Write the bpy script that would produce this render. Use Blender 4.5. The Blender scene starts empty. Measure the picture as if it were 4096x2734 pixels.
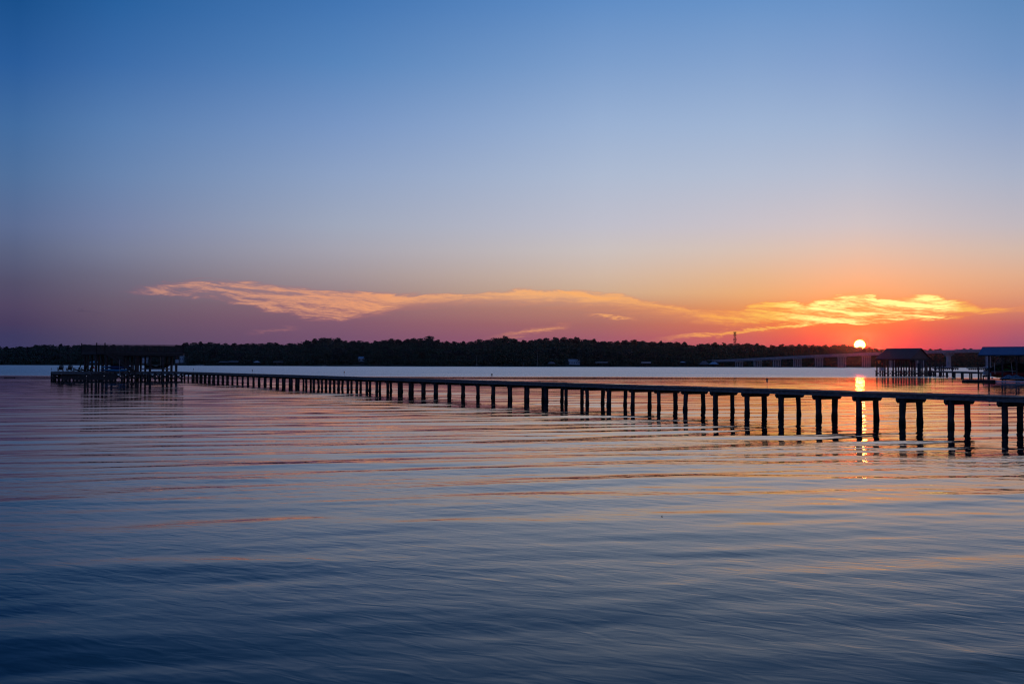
import bpy, math, random
import numpy as np
from mathutils import Vector, Matrix
random.seed(7)
R = math.radians
SC = bpy.context.scene

# ------------------------------------------------------------------ camera
F = 3982.0                      # focal length in photo pixels (4096 wide)
CAM_H = 2.3
PITCH, ROLL = R(1.33), 0.0025
def _basis():
    fwd = Vector((0, math.cos(PITCH), math.sin(PITCH)))
    up = Vector((0, -math.sin(PITCH), math.cos(PITCH)))
    rt = Vector((1, 0, 0))
    r2 = rt * math.cos(ROLL) + up * math.sin(ROLL)
    u2 = up * math.cos(ROLL) - rt * math.sin(ROLL)
    return r2, u2, fwd
RT, UP, FW = _basis()
CO = Vector((0, 0, CAM_H))
def ray(px, py):
    return (FW + RT * ((px - 2048) / F) + UP * ((1367 - py) / F)).normalized()
def azel(px, py):
    d = ray(px, py)
    return math.degrees(math.atan2(d.x, d.y)), math.degrees(math.asin(d.z))
def at(px, Y, py=1460):
    """world x on the line of sight of photo column px, at depth Y"""
    d = ray(px, py)
    return d.x / d.y * Y
def zat(px, py, Y):
    d = ray(px, py)
    return CAM_H + d.z / d.y * Y
cam_d = bpy.data.cameras.new("camera")
cam = bpy.data.objects.new("camera", cam_d)
SC.collection.objects.link(cam)
cam_d.sensor_width = 36.0
cam_d.lens = 36.0 * F / 4096
cam_d.clip_start = 0.1
cam_d.clip_end = 20000
cam.matrix_world = Matrix(((RT.x, UP.x, -FW.x, CO.x), (RT.y, UP.y, -FW.y, CO.y), (RT.z, UP.z, -FW.z, CO.z), (0, 0, 0, 1)))
SC.camera = cam

# ------------------------------------------------------------------ colour management / render
SC.view_settings.view_transform = 'Standard'
SC.view_settings.look = 'None'
SC.view_settings.exposure = 0.0
SC.view_settings.gamma = 1.0
SC.render.engine = 'CYCLES'
SC.cycles.use_denoising = True; SC.cycles.denoiser = 'OPENIMAGEDENOISE'; SC.cycles.denoising_prefilter = 'ACCURATE'; SC.cycles.denoising_input_passes = 'RGB_ALBEDO_NORMAL'; SC.cycles.filter_width = 1.2; SC.cycles.sample_clamp_direct = 60.0
SC.cycles.max_bounces = 5; SC.cycles.volume_bounces = 0; HAZE = 2.6e-5
SC.cycles.sample_clamp_indirect = 30.0

def lin(c):
    o = []
    for v in c[:3]:
        v = v / 255.0
        o.append(v / 12.92 if v <= 0.04045 else ((v + 0.055) / 1.055) ** 2.4)
    return (o[0], o[1], o[2], 1.0)

# ------------------------------------------------------------------ node helper
class NT:
    def __init__(s, tree):
        s.t = tree; s.n = tree.nodes; s.l = tree.links; s.n.clear()
    def node(s, typ, **kw):
        n = s.n.new(typ)
        for k, v in kw.items(): setattr(n, k, v)
        return n
    def put(s, sock, v):
        if v is None: return
        if hasattr(v, 'links'): s.l.new(v, sock)
        else: sock.default_value = v
    def m(s, op, a, b=None, c=None, clamp=False):
        n = s.node('ShaderNodeMath', operation=op); n.use_clamp = clamp
        s.put(n.inputs[0], a); s.put(n.inputs[1], b)
        if c is not None: s.put(n.inputs[2], c)
        return n.outputs[0]
    def vm(s, op, a, b=None, sc=None):
        n = s.node('ShaderNodeVectorMath', operation=op)
        s.put(n.inputs[0], a)
        if b is not None: s.put(n.inputs[1], b)
        if sc is not None: s.put(n.inputs['Scale'], sc)
        return n.outputs['Value'] if op in ('DOT_PRODUCT', 'LENGTH') else n.outputs[0]
    def ss(s, x, a, b, lo=0.0, hi=1.0):      # smoothstep
        n = s.node('ShaderNodeMapRange', interpolation_type='SMOOTHSTEP')
        s.put(n.inputs[0], x); s.put(n.inputs[1], a); s.put(n.inputs[2], b); s.put(n.inputs[3], lo); s.put(n.inputs[4], hi)
        return n.outputs[0]
    def lin(s, x, a, b, lo=0.0, hi=1.0):
        n = s.node('ShaderNodeMapRange', interpolation_type='LINEAR'); n.clamp = True
        s.put(n.inputs[0], x); s.put(n.inputs[1], a); s.put(n.inputs[2], b); s.put(n.inputs[3], lo); s.put(n.inputs[4], hi)
        return n.outputs[0]
    def comb(s, x, y, z=0.0):
        n = s.node('ShaderNodeCombineXYZ')
        s.put(n.inputs[0], x); s.put(n.inputs[1], y); s.put(n.inputs[2], z)
        return n.outputs[0]
    def noise(s, vec, scale, detail=4.0, rough=0.5, dist=0.0, color=False):
        n = s.node('ShaderNodeTexNoise')
        s.put(n.inputs['Vector'], vec); s.put(n.inputs['Scale'], scale); s.put(n.inputs['Detail'], detail)
        s.put(n.inputs['Roughness'], rough); s.put(n.inputs['Distortion'], dist)
        return n.outputs['Color'] if color else n.outputs['Fac']
    def ramp(s, x, stops, interp='LINEAR'):
        n = s.node('ShaderNodeValToRGB'); cr = n.color_ramp; cr.interpolation = interp
        while len(cr.elements) > 1: cr.elements.remove(cr.elements[-1])
        cr.elements[0].position = stops[0][0]; cr.elements[0].color = stops[0][1]
        for p, c in stops[1:]:
            e = cr.elements.new(p); e.color = c
        s.put(n.inputs[0], x)
        return n.outputs[0]
    def curve(s, x, pts):                    # pts in 0..1
        n = s.node('ShaderNodeFloatCurve'); c = n.mapping.curves[0]
        c.points[0].location = pts[0]; c.points[1].location = pts[-1]
        for p in pts[1:-1]: c.points.new(*p)
        n.mapping.update()
        s.put(n.inputs['Value'], x)
        return n.outputs[0]
    def mix(s, f, a, b, mode='MIX'):
        n = s.node('ShaderNodeMix', data_type='RGBA', blend_type=mode); n.clamp_factor = True
        s.put(n.inputs[0], f); s.put(n.inputs[6], a); s.put(n.inputs[7], b)
        return n.outputs[2]

# ------------------------------------------------------------------ world: dusk sky
SUN_PX = (3439, 1380)
SUN_DIR = ray(*SUN_PX)
SUN_AZ = math.atan2(SUN_DIR.x, SUN_DIR.y)
SUN_EL = math.asin(SUN_DIR.z)
COLUMNS = {   # column of the photo -> (row, sRGB) of the clear sky there
    60:   [(1400, (60, 58, 98)), (1340, (62, 58, 95)), (1290, (72, 60, 92)), (1220, (82, 70, 98)), (1130, (84, 80, 106)), (1000, (90, 98, 128)), (900, (92, 108, 145)), (700, (80, 112, 156)), (500, (66, 108, 160)), (250, (42, 92, 154)), (0, (26, 80, 140))],
    450:  [(1400, (78, 70, 101)), (1340, (90, 75, 101)), (1260, (102, 84, 104)), (1200, (107, 93, 111)), (1100, (112, 108, 128)), (1000, (120, 125, 150)), (900, (118, 130, 164)), (700, (104, 132, 174)), (500, (88, 126, 176)), (250, (60, 108, 168)), (0, (40, 96, 158))],
    1350: [(1400, (116, 80, 112)), (1345, (120, 83, 110)), (1290, (130, 90, 110)), (1230, (141, 105, 115)), (1170, (152, 130, 134)), (1100, (162, 148, 152)), (1000, (166, 163, 175)), (900, (160, 168, 188)), (700, (142, 162, 196)), (500, (120, 150, 196)), (250, (88, 133, 188)), (0, (66, 117, 178))],
    2400: [(1400, (158, 92, 116)), (1350, (164, 94, 108)), (1300, (172, 106, 102)), (1230, (190, 132, 110)), (1170, (208, 172, 142)), (1100, (210, 184, 165)), (1000, (204, 193, 190)), (900, (192, 191, 203)), (700, (174, 187, 210)), (500, (154, 177, 211)), (250, (124, 158, 204)), (0, (96, 141, 197))],
    3000: [(1400, (190, 88, 100)), (1350, (205, 98, 92)), (1300, (218, 118, 84)), (1230, (232, 150, 92)), (1170, (234, 174, 120)), (1100, (228, 184, 146)), (1000, (216, 194, 180)), (900, (202, 194, 200)), (700, (180, 190, 210)), (500, (160, 181, 212)), (250, (132, 163, 206)), (0, (104, 147, 200))],
    3440: [(1400, (232, 58, 62)), (1350, (246, 82, 50)), (1300, (250, 110, 50)), (1240, (252, 140, 70)), (1170, (250, 172, 112)), (1100, (243, 183, 140)), (1000, (226, 193, 172)), (900, (208, 196, 196)), (700, (183, 190, 208)), (500, (160, 180, 210)), (250, (132, 161, 205)), (0, (106, 147, 199))],
    4060: [(1400, (148, 80, 114)), (1350, (168, 86, 108)), (1300, (188, 98, 102)), (1240, (212, 130, 104)), (1170, (226, 158, 120)), (1100, (226, 174, 140)), (1000, (212, 185, 170)), (900, (194, 185, 190)), (700, (170, 179, 200)), (500, (146, 166, 200)), (250, (116, 150, 196)), (0, (96, 138, 188))],
}
def tpos(el): return math.sqrt(max(0.0, min(90.0, el)) / 90.0)

world = bpy.data.worlds.new("World"); SC.world = world; world.use_nodes = True
W = NT(world.node_tree)
tc = W.node('ShaderNodeTexCoord').outputs['Generated']
dirn = W.vm('NORMALIZE', tc)
sep = W.node('ShaderNodeSeparateXYZ'); W.put(sep.inputs[0], dirn)
dx, dy, dz = sep.outputs
az = W.m('DEGREES', W.m('ARCTAN2', dx, dy))
el = W.m('DEGREES', W.m('ARCSINE', dz))
t = W.m('SQRT', W.m('DIVIDE', W.m('MAXIMUM', el, 0.0), 90.0))
col = None; last = None
for px in sorted(COLUMNS):
    a0 = azel(px, 1300)[0]
    st = [(tpos(azel(px, y)[1]), lin(c)) for y, c in COLUMNS[px]]
    topc = COLUMNS[px][-1][1]
    st = [(0.0, st[0][1])] + st
    st += [(tpos(28), lin([v * .78 for v in topc])), (tpos(40), lin([topc[0] * .5, topc[1] * .55, topc[2] * .70])), (tpos(62), lin([topc[0] * .36, topc[1] * .42, topc[2] * .60])), (1.0, lin([topc[0] * .3, topc[1] * .36, topc[2] * .54]))]
    c = W.ramp(t, st, 'LINEAR')
    col = c if col is None else W.mix(W.lin(az, last, a0), col, c)
    last = a0
# away from the sunset the sky falls to dusk blue
away = W.m('ABSOLUTE', W.m('SUBTRACT', az, 8.0))
back = W.ramp(t, [(0.0, lin((66, 74, 112))), (.25, lin((74, 88, 132))), (.5, lin((52, 84, 138))), (1.0, lin((36, 62, 108)))])
col = W.mix(W.ss(away, 34.0, 95.0), col, back)
# the physical sky at sunset carries the part of the dome well above the photograph
sky = W.node('ShaderNodeTexSky', sky_type='NISHITA'); sky.sun_disc = False
sky.sun_elevation = SUN_EL; sky.sun_rotation = SUN_AZ; sky.altitude = 50; sky.dust_density = 3.0
skyc = W.mix(1.0, sky.outputs[0], (0.10, 0.10, 0.10, 1), 'MULTIPLY')
col = W.mix(W.m('MULTIPLY', W.ss(el, 32.0, 70.0), 0.35), col, skyc)

# ---- cirrus: an upper and a lower edge along the horizon, torn by stretched noise
AZ0, AZ1 = -30.0, 30.0
azn = W.m('DIVIDE', W.m('SUBTRACT', az, AZ0), AZ1 - AZ0)
def ecurve(pts, E=8.0):
    q = [azel(*p) for p in pts]
    q = [((a - AZ0) / (AZ1 - AZ0), e / E) for a, e in q]
    q = [(0.0, q[0][1])] + q + [(1.0, q[-1][1])]
    return W.m('MULTIPLY', W.curve(azn, q), E)
def vcurve(pts):
    q = [((azel(x, 1250)[0] - AZ0) / (AZ1 - AZ0), v) for x, v in pts]
    return W.curve(azn, [(0.0, q[0][1])] + q + [(1.0, q[-1][1])])
warp = W.noise(W.comb(W.m('MULTIPLY', az, 0.16), W.m('MULTIPLY', el, 0.6), 3.1), 1.0, 3, 0.5)
elw = W.m('ADD', el, W.m('MULTIPLY', W.m('SUBTRACT', warp, 0.5), 0.9))
def streaks(sx, sy, tilt, detail, z, rough=0.6, dist=0.4):
    yy = W.m('ADD', elw, W.m('MULTIPLY', az, tilt))
    return W.noise(W.comb(W.m('MULTIPLY', az, sx), W.m('MULTIPLY', yy, sy), z), 1.0, detail, rough, dist)
n1 = streaks(0.22, 2.6, 0.10, 6, 0.0)
n2 = streaks(0.9, 7.0, 0.05, 5, 5.0)
nedge = streaks(0.55, 3.5, -0.06, 7, 9.0, .68, .6)
ele = W.m('ADD', el, W.m('MULTIPLY', W.m('SUBTRACT', nedge, 0.5), 1.0))
top = ecurve([(430, 1168), (560, 1140), (700, 1122), (930, 1119), (1200, 1146), (1600, 1172), (1900, 1168), (2150, 1156), (2440, 1168), (2580, 1200), (2860, 1236), (2950, 1234), (3010, 1212), (3185, 1196), (3215, 1214), (3270, 1196), (3480, 1171), (3515, 1184), (3600, 1183), (3755, 1170), (3785, 1192), (3890, 1208), (3930, 1228), (4010, 1222), (4096, 1226)])
bot = ecurve([(430, 1176), (600, 1184), (700, 1190), (900, 1213), (1150, 1262), (1330, 1288), (1460, 1276), (1620, 1250), (1900, 1232), (2200, 1240), (2500, 1262), (2720, 1290), (2860, 1312), (3000, 1306), (3200, 1298), (3500, 1298), (3640, 1284), (3850, 1270), (3960, 1258), (4096, 1252)])
soft = vcurve([(430, .18), (1300, .26), (1700, .80), (2200, .95), (2700, .75), (3100, .16), (3500, .10), (3900, .2), (4096, .25)])
env = W.m('MULTIPLY', W.ss(W.m('SUBTRACT', top, ele), -0.08, 0.24), W.m('DIVIDE', W.m('SUBTRACT', ele, bot), soft, clamp=True))
env = W.m('MULTIPLY', env, W.ss(az, azel(400, 1160)[0], azel(660, 1160)[0]))
n3 = streaks(2.4, 17.0, 0.12, 6, 14.0, .65, .8)
wisp = W.m('ADD', W.m('MULTIPLY', W.m('SUBTRACT', n2, 0.5), 1.7), W.m('MULTIPLY', W.m('SUBTRACT', n3, 0.5), 1.3))
body = W.m('ADD', W.ss(n1, 0.30, 0.70), wisp, clamp=True)
base_d = vcurve([(430, .16), (900, .24), (1400, .45), (1800, .8), (2400, .7), (2900, .45), (3300, .34), (3700, .26), (4096, .34)])
dens = W.m('MULTIPLY', env, W.m('ADD', base_d, W.m('MULTIPLY', body, W.m('SUBTRACT', 1.0, base_d)), clamp=True))
def band(p0, p1, hw, lo, hi):                 # a thin tilted streak between two points of the sky
    (a0, e0), (a1, e1) = azel(*p0), azel(*p1)
    f = W.m('DIVIDE', W.m('SUBTRACT', az, a0), a1 - a0)
    ce = W.m('ADD', e0, W.m('MULTIPLY', f, e1 - e0))
    dd = W.m('ABSOLUTE', W.m('SUBTRACT', ele, ce))
    taper = W.m('MULTIPLY', W.ss(f, 0.0, lo), W.ss(f, 1.0, hi))
    return W.m('MULTIPLY', W.ss(dd, hw, 0.0), taper)
b1 = W.m('MULTIPLY', band((1900, 1362), (2300, 1296), 0.24, .6, .8), 0.62)
b2 = W.m('MULTIPLY', band((2320, 1254), (2580, 1278), 0.15, .35, .6), 0.75)
b3 = W.m('MULTIPLY', band((2560, 1366), (3330, 1284), 0.22, .35, .85), 0.8)
b4 = W.m('MULTIPLY', band((960, 1336), (1220, 1308), 0.14, .5, .6), 0.45)
tex = W.m('ADD', 1.0, W.m('MULTIPLY', W.m('SUBTRACT', n3, 0.5), 1.5))
for b in (b1, b2, b3, b4): dens = W.m('MAXIMUM', dens, W.m('MULTIPLY', b, tex, clamp=True))
lit0 = vcurve([(430, .0), (900, .10), (1400, .22), (2000, .38), (2600, .48), (2900, .6), (3200, .86), (3450, 1.0), (3750, .93), (3900, .66), (4096, .55)])
lit = W.m('MULTIPLY', lit0, W.m('ADD', .86, W.m('MULTIPLY', dens, .22)))
cc = W.ramp(lit, [(0, lin((196, 138, 124))), (.1, lin((216, 150, 124))), (.25, lin((238, 160, 116))), (.4, lin((252, 178, 114))), (.6, lin((255, 172, 84))), (.8, lin((255, 205, 92))), (1.0, (1.35, 1.12, .36, 1))])
cc2 = W.ramp(lit, [(0, lin((140, 98, 118))), (.25, lin((186, 116, 112))), (.45, lin((226, 142, 100))), (.7, lin((252, 140, 62))), (1.0, lin((255, 168, 60)))])
ccol = W.mix(W.ss(dens, 0.20, 0.85), cc2, cc)
col = W.mix(W.m('MULTIPLY', dens, 0.93), col, ccol)
# two small dusky wisps on the left
w1 = band((270, 1238), (430, 1252), 0.12, .3, .7)
col = W.mix(W.m('MULTIPLY', W.m('MULTIPLY', w1, W.ss(n2, .45, .6)), .5), col, lin((62, 56, 84)))
# ---- sun disc and its aureole
ang = W.m('DEGREES', W.m('ARCCOSINE', W.m('MINIMUM', W.vm('DOT_PRODUCT', dirn, tuple(SUN_DIR)), 1.0)))
disc = W.ss(ang, 0.285, 0.235)
rim = W.ss(ang, 0.335, 0.25)
aur = W.m('POWER', 2.718, W.m('MULTIPLY', ang, -1.6))
aur2 = W.m('POWER', 2.718, W.m('MULTIPLY', ang, -0.38))
aur3 = W.ss(ang, 0.70, 0.28)
col = W.mix(W.m('MULTIPLY', aur, .95), col, (3.0, 0.055, 0.006, 1))
col = W.mix(1.0, col, W.mix(aur2, (0, 0, 0, 1), (0.30, 0.02, 0.0, 1)), 'ADD')
col = W.mix(W.m('MULTIPLY', aur3, .65), col, (6.0, 0.055, 0.0, 1))
col = W.mix(1.0, col, W.mix(rim, (0, 0, 0, 1), (1.0, 0.75, 0.0, 1)), 'ADD')
sund = W.vm('SCALE', (90.0, 38.0, 5.0), sc=disc)
col = W.vm('ADD', col, sund)
bg = W.node('ShaderNodeBackground'); W.put(bg.inputs[0], col); bg.inputs[1].default_value = 1.0
wo = W.node('ShaderNodeOutputWorld'); W.l.new(bg.outputs[0], wo.inputs[0])
world.cycles.sampling_method = 'MANUAL'; world.cycles.sample_map_resolution = 2048

sun_d = bpy.data.lights.new("sun", 'SUN'); sun_d.energy = 0.13; sun_d.angle = R(0.53); sun_d.color = (1.0, 0.09, 0.03)
sun = bpy.data.objects.new("sun", sun_d); SC.collection.objects.link(sun)
sun.rotation_euler = SUN_DIR.to_track_quat('Z', 'Y').to_euler(); sun.location = (0, 0, 50)

# ------------------------------------------------------------------ materials
def mat(name, base, rough=0.8, var=0.25, scale=3.0, stretch=(1, 1, 1), metal=0.0, col2=None, bump=0.0, spec=0.3, rnd=0.0, wet=False):
    m = bpy.data.materials.new(name); m.use_nodes = True
    N = NT(m.node_tree)
    tcn = N.node('ShaderNodeTexCoord').outputs['Object']
    v = N.vm('MULTIPLY', tcn, tuple(stretch))
    n = N.noise(v, scale, 5, 0.6)
    dark = tuple(c * (1 - var) for c in base[:3]) + (1,)
    lite = tuple(min(1, c * (1 + var)) for c in (col2 or base)[:3]) + (1,)
    c = N.mix(N.ss(n, 0.3, 0.7), dark, lite)
    if rnd:
        oi = N.node('ShaderNodeObjectInfo').outputs['Random']
        c = N.mix(1.0, c, N.ramp(oi, [(0, (1 - rnd, 1 - rnd, 1 - rnd * .6, 1)), (.5, (1, 1, 1, 1)), (1, (1 + rnd, 1 + rnd * .8, 1 - rnd * .3, 1))]), 'MULTIPLY')
    p = N.node('ShaderNodeBsdfPrincipled')
    N.put(p.inputs['Base Color'], c); p.inputs['Roughness'].default_value = rough
    p.inputs['Metallic'].default_value = metal; p.inputs['Specular IOR Level'].default_value = spec
    if bump:
        b = N.node('ShaderNodeBump'); b.inputs['Distance'].default_value = bump
        N.put(b.inputs['Height'], n); N.l.new(b.outputs[0], p.inputs['Normal'])
    if wet:      # a soaked, weed-darkened foot below the tide mark
        zz = N.node('ShaderNodeSeparateXYZ'); N.put(zz.inputs[0], N.node('ShaderNodeNewGeometry').outputs['Position'])
        edge = N.m('ADD', zz.outputs[2], N.m('MULTIPLY', N.m('SUBTRACT', n, .5), .45))
        c = N.mix(N.ss(edge, .12, .38), (.020, .022, .018, 1), c); N.put(p.inputs['Base Color'], c)
    o = N.node('ShaderNodeOutputMaterial'); N.l.new(p.outputs[0], o.inputs[0])
    return m
M = dict(
    plank=mat('weathered_planks', (.16, .125, .12), .75, .35, 6, (1, 1, 1), bump=.01),
    stringer=mat('grey_timber', (.17, .16, .16), .8, .35, 5, (1, 1, 3), bump=.01),
    pile=mat('creosoted_pile', (.070, .056, .056), .85, .5, 5, (1, 1, .35), bump=.02, wet=True),
    cap=mat('dark_timber', (.07, .055, .05), .85, .35, 5, bump=.01),
    wood=mat('old_brown_wood', (.075, .055, .05), .85, .3, 4),
    dark=mat('dark_wood', (.03, .024, .022), .85, .3, 4),
    shingle=mat('brown_shingles', (.11, .078, .085), .85, .3, 7),
    gable=mat('brown_boards', (.13, .095, .10), .85, .25, 5),
    bluemetal=mat('blue_metal_roof', (.03, .15, .33), .6, .12, 2),
    concrete=mat('pale_concrete', (.52, .48, .52), .85, .15, .3),
    concrete2=mat('stained_concrete', (.48, .45, .49), .85, .2, .3),
    steel=mat('galvanised_steel', (.35, .35, .37), .5, .15, 3, metal=.6),
    white=mat('white_paint', (.72, .74, .78), .5, .08, 2),
    pale=mat('pale_siding', (.50, .56, .62), .7, .1, 2),
    greyroof=mat('grey_shingles', (.16, .17, .19), .85, .25, 1),
    whiteroof=mat('white_metal_roof', (.75, .80, .84), .5, .08, 1),
    blueroof=mat('pale_blue_roof', (.28, .50, .68), .5, .1, 1),
    blue=mat('blue_plastic', (.04, .24, .46), .45, .15, 3),
    navy=mat('navy_plastic', (.02, .06, .16), .5, .15, 3),
    red=mat('red_gelcoat', (.34, .02, .03), .35, .12, 3),
    redb=mat('red_buoy_paint', (.60, .04, .05), .5, .1, 3),
    black=mat('black_canvas', (.010, .011, .012), .9, .3, 4),
    green=mat('green_print', (.02, .22, .05), .8, .3, 4),
    yellow=mat('yellow_lettering', (.60, .42, .10), .6, .1, 3),
    cover=mat('grey_camouflage_canvas', (.10, .17, .24), .85, .7, 5),
    lamp=mat('lamp_glass', (.45, .30, .18), .3, .1, 3),
    foliage=mat('foliage', (.018, .044, .042), .8, .5, .35, rnd=.35, col2=(.026, .062, .052)),
    pinef=mat('pine_foliage', (.022, .036, .032), .8, .5, .35, rnd=.3),
    bark=mat('bark', (.07, .055, .05), .9, .3, 1),
    palebark=mat('pale_bark', (.34, .32, .30), .9, .25, 1),
    ground=mat('shore_ground', (.045, .06, .045), .95, .4, .05),
    sand=mat('shore_sand', (.20, .19, .19), .95, .3, .1),
)

# ------------------------------------------------------------------ mesh helper
class MB:
    def __init__(s): s.v = []; s.f = []
    def add(s, vs, fs):
        o = len(s.v); s.v += [tuple(v) for v in vs]; s.f += [tuple(i + o for i in f) for f in fs]; return s
    def box(s, c, size, ax=None):
        """box centred at c; ax = three axis vectors"""
        ax = ax or (Vector((1, 0, 0)), Vector((0, 1, 0)), Vector((0, 0, 1)))
        c = Vector(c); h = [ax[i] * (size[i] / 2) for i in range(3)]
        vs = [c + h[0] * i + h[1] * j + h[2] * k for k in (-1, 1) for j in (-1, 1) for i in (-1, 1)]
        return s.add(vs, [(0, 2, 3, 1), (4, 5, 7, 6), (0, 1, 5, 4), (2, 6, 7, 3), (0, 4, 6, 2), (1, 3, 7, 5)])
    def beam(s, a, b, w, h, up=(0, 0, 1)):
        a, b = Vector(a), Vector(b); d = (b - a); L = d.length; d.normalize()
        u = Vector(up)
        if abs(d.dot(u)) > .98: u = Vector((0, 1, 0))
        sx = d.cross(u).normalized(); u2 = sx.cross(d).normalized()
        return s.box((a + b) / 2, (L, w, h), (d, sx, u2))
    def tube(s, pts, rad, n=10, cap=True):
        pts = [Vector(p) for p in pts]
        if not hasattr(rad, '__len__'): rad = [rad] * len(pts)
        vs = []; fs = []
        for i, p in enumerate(pts):
            d = (pts[min(i + 1, len(pts) - 1)] - pts[max(i - 1, 0)]).normalized()
            u = Vector((0, 0, 1)) if abs(d.z) < .9 else Vector((1, 0, 0))
            a = d.cross(u).normalized(); b = d.cross(a).normalized()
            for k in range(n):
                t = 2 * math.pi * k / n
                vs.append(p + (a * math.cos(t) + b * math.sin(t)) * rad[i])
        for i in range(len(pts) - 1):
            for k in range(n):
                k2 = (k + 1) % n
                fs.append((i * n + k, i * n + k2, (i + 1) * n + k2, (i + 1) * n + k))
        if cap:
            fs.append(tuple(range(n))[::-1]); fs.append(tuple((len(pts) - 1) * n + k for k in range(n)))
        return s.add(vs, fs)
    def prism(s, poly, off):
        """closed planar polygon (3-D points) extruded by vector off"""
        n = len(poly); off = Vector(off)
        vs = [Vector(p) for p in poly] + [Vector(p) + off for p in poly]
        fs = [tuple(range(n))[::-1], tuple(range(n, 2 * n))] + [(i, (i + 1) % n, n + (i + 1) % n, n + i) for i in range(n)]
        return s.add(vs, fs)
    def build(s, name, m, parent=None, smooth=False, loc=None):
        me = bpy.data.meshes.new(name)
        vs = s.v
        base = Vector((0, 0, 0))
        if parent is not None: base = wloc(parent)
        if loc is not None: base = Vector(loc)
        me.from_pydata([tuple(Vector(v) - base) for v in vs], [], s.f); me.validate()
        import bmesh
        bm = bmesh.new(); bm.from_mesh(me); bmesh.ops.recalc_face_normals(bm, faces=bm.faces); bm.to_mesh(me); bm.free()
        if smooth:
            for p in me.polygons: p.use_smooth = True
        me.materials.append(m)
        o = bpy.data.objects.new(name, me); SC.collection.objects.link(o)
        if parent is not None:
            o.parent = parent
            if parent.type == 'MESH': pass
        else: o.location = base
        return o
def wloc(o):
    p = Vector(o.location)
    while o.parent: o = o.parent; p += Vector(o.location)
    return p
def tag(o, label, cat=None, group=None, kind=None):
    if label: o['label'] = label
    if cat: o['category'] = cat
    if group: o['group'] = group
    if kind: o['kind'] = kind
    return o
def thing(name, loc, label, cat, group=None):
    o = bpy.data.objects.new(name, None); SC.collection.objects.link(o); o.location = loc; o.empty_display_size = .3
    return tag(o, label, cat, group)
def struct(o): o['kind'] = 'structure'; return o
def copy_tree(o, parent=None):
    c = o.copy(); SC.collection.objects.link(c); c.parent = parent
    for ch in list(o.children): copy_tree(ch, c)
    return c
Z = Vector((0, 0, 1))

# ------------------------------------------------------------------ water
def water_material():
    m = bpy.data.materials.new('lake_water'); m.use_nodes = True
    N = NT(m.node_tree)
    pos = N.node('ShaderNodeNewGeometry').outputs['Position']
    sp = N.node('ShaderNodeSeparateXYZ'); N.put(sp.inputs[0], pos); x, y, _ = sp.outputs
    def rot(a):
        ca, sa = math.cos(R(a)), math.sin(R(a))
        return (N.m('ADD', N.m('MULTIPLY', x, ca), N.m('MULTIPLY', y, sa)), N.m('SUBTRACT', N.m('MULTIPLY', y, ca), N.m('MULTIPLY', x, sa)))
    def layer(a, sx, sy, detail, z, rough=.5, dist=.3):
        u, v = rot(a)
        return N.noise(N.comb(N.m('MULTIPLY', u, sx), N.m('MULTIPLY', v, sy), z), 1.0, detail, rough, dist)
    far = N.noise(N.comb(N.m('MULTIPLY', x, .010), N.m('MULTIPLY', y, .03), 4.0), 1.0, 4)
    ymod = N.m('ADD', y, N.m('MULTIPLY', N.m('SUBTRACT', far, .5), 190.0))
    ruff = N.ss(ymod, 150.0, 245.0)
    patch = N.ss(N.noise(N.comb(N.m('MULTIPLY', x, .05), N.m('MULTIPLY', y, .12), 7.0), 1.0, 3), .35, .65)
    broad = layer(22, .13, .34, 3, 3.0)
    fine = layer(-27, 2.0, 4.7, 2, 9.0, .5, .45)
    micro = layer(-20, 3.4, 8.5, 1.5, 12.0, .5, .3)
    chop = layer(10, .9, 1.6, 4, 11.0, .6)
    near = N.ss(y, 60.0, 16.0)
    h = N.m('MULTIPLY', broad, .050)
    h = N.m('ADD', h, N.m('MULTIPLY', N.m('MULTIPLY', fine, N.m('ADD', .35, N.m('MULTIPLY', patch, .9))), N.m('ADD', .0034, N.m('MULTIPLY', near, .0034))))
    h = N.m('ADD', h, N.m('MULTIPLY', micro, .0006))
    h = N.m('ADD', h, N.m('MULTIPLY', N.m('MULTIPLY', chop, ruff), .12))
    b = N.node('ShaderNodeBump'); b.inputs['Strength'].default_value = 1.0; b.inputs['Distance'].default_value = 1.0
    N.put(b.inputs['Height'], h)
    rgh = N.m('ADD', .012, N.m('MULTIPLY', ruff, .28))
    gl = N.node('ShaderNodeBsdfGlossy'); N.put(gl.inputs['Roughness'], rgh); N.l.new(b.outputs[0], gl.inputs['Normal'])
    df = N.node('ShaderNodeBsdfDiffuse'); df.inputs['Color'].default_value = (.005, .010, .030, 1)
    fr = N.node('ShaderNodeFresnel'); fr.inputs['IOR'].default_value = 1.34; N.l.new(b.outputs[0], fr.inputs['Normal'])
    f = fr.outputs[0]
    f = N.m('MULTIPLY', f, N.m('ADD', .94, N.m('MULTIPLY', N.ss(f, .16, .50), .36)), clamp=True)
    mx = N.node('ShaderNodeMixShader'); N.l.new(f, mx.inputs[0]); N.l.new(df.outputs[0], mx.inputs[1]); N.l.new(gl.outputs[0], mx.inputs[2])
    o = N.node('ShaderNodeOutputMaterial'); N.l.new(mx.outputs[0], o.inputs[0])
    return m
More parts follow.
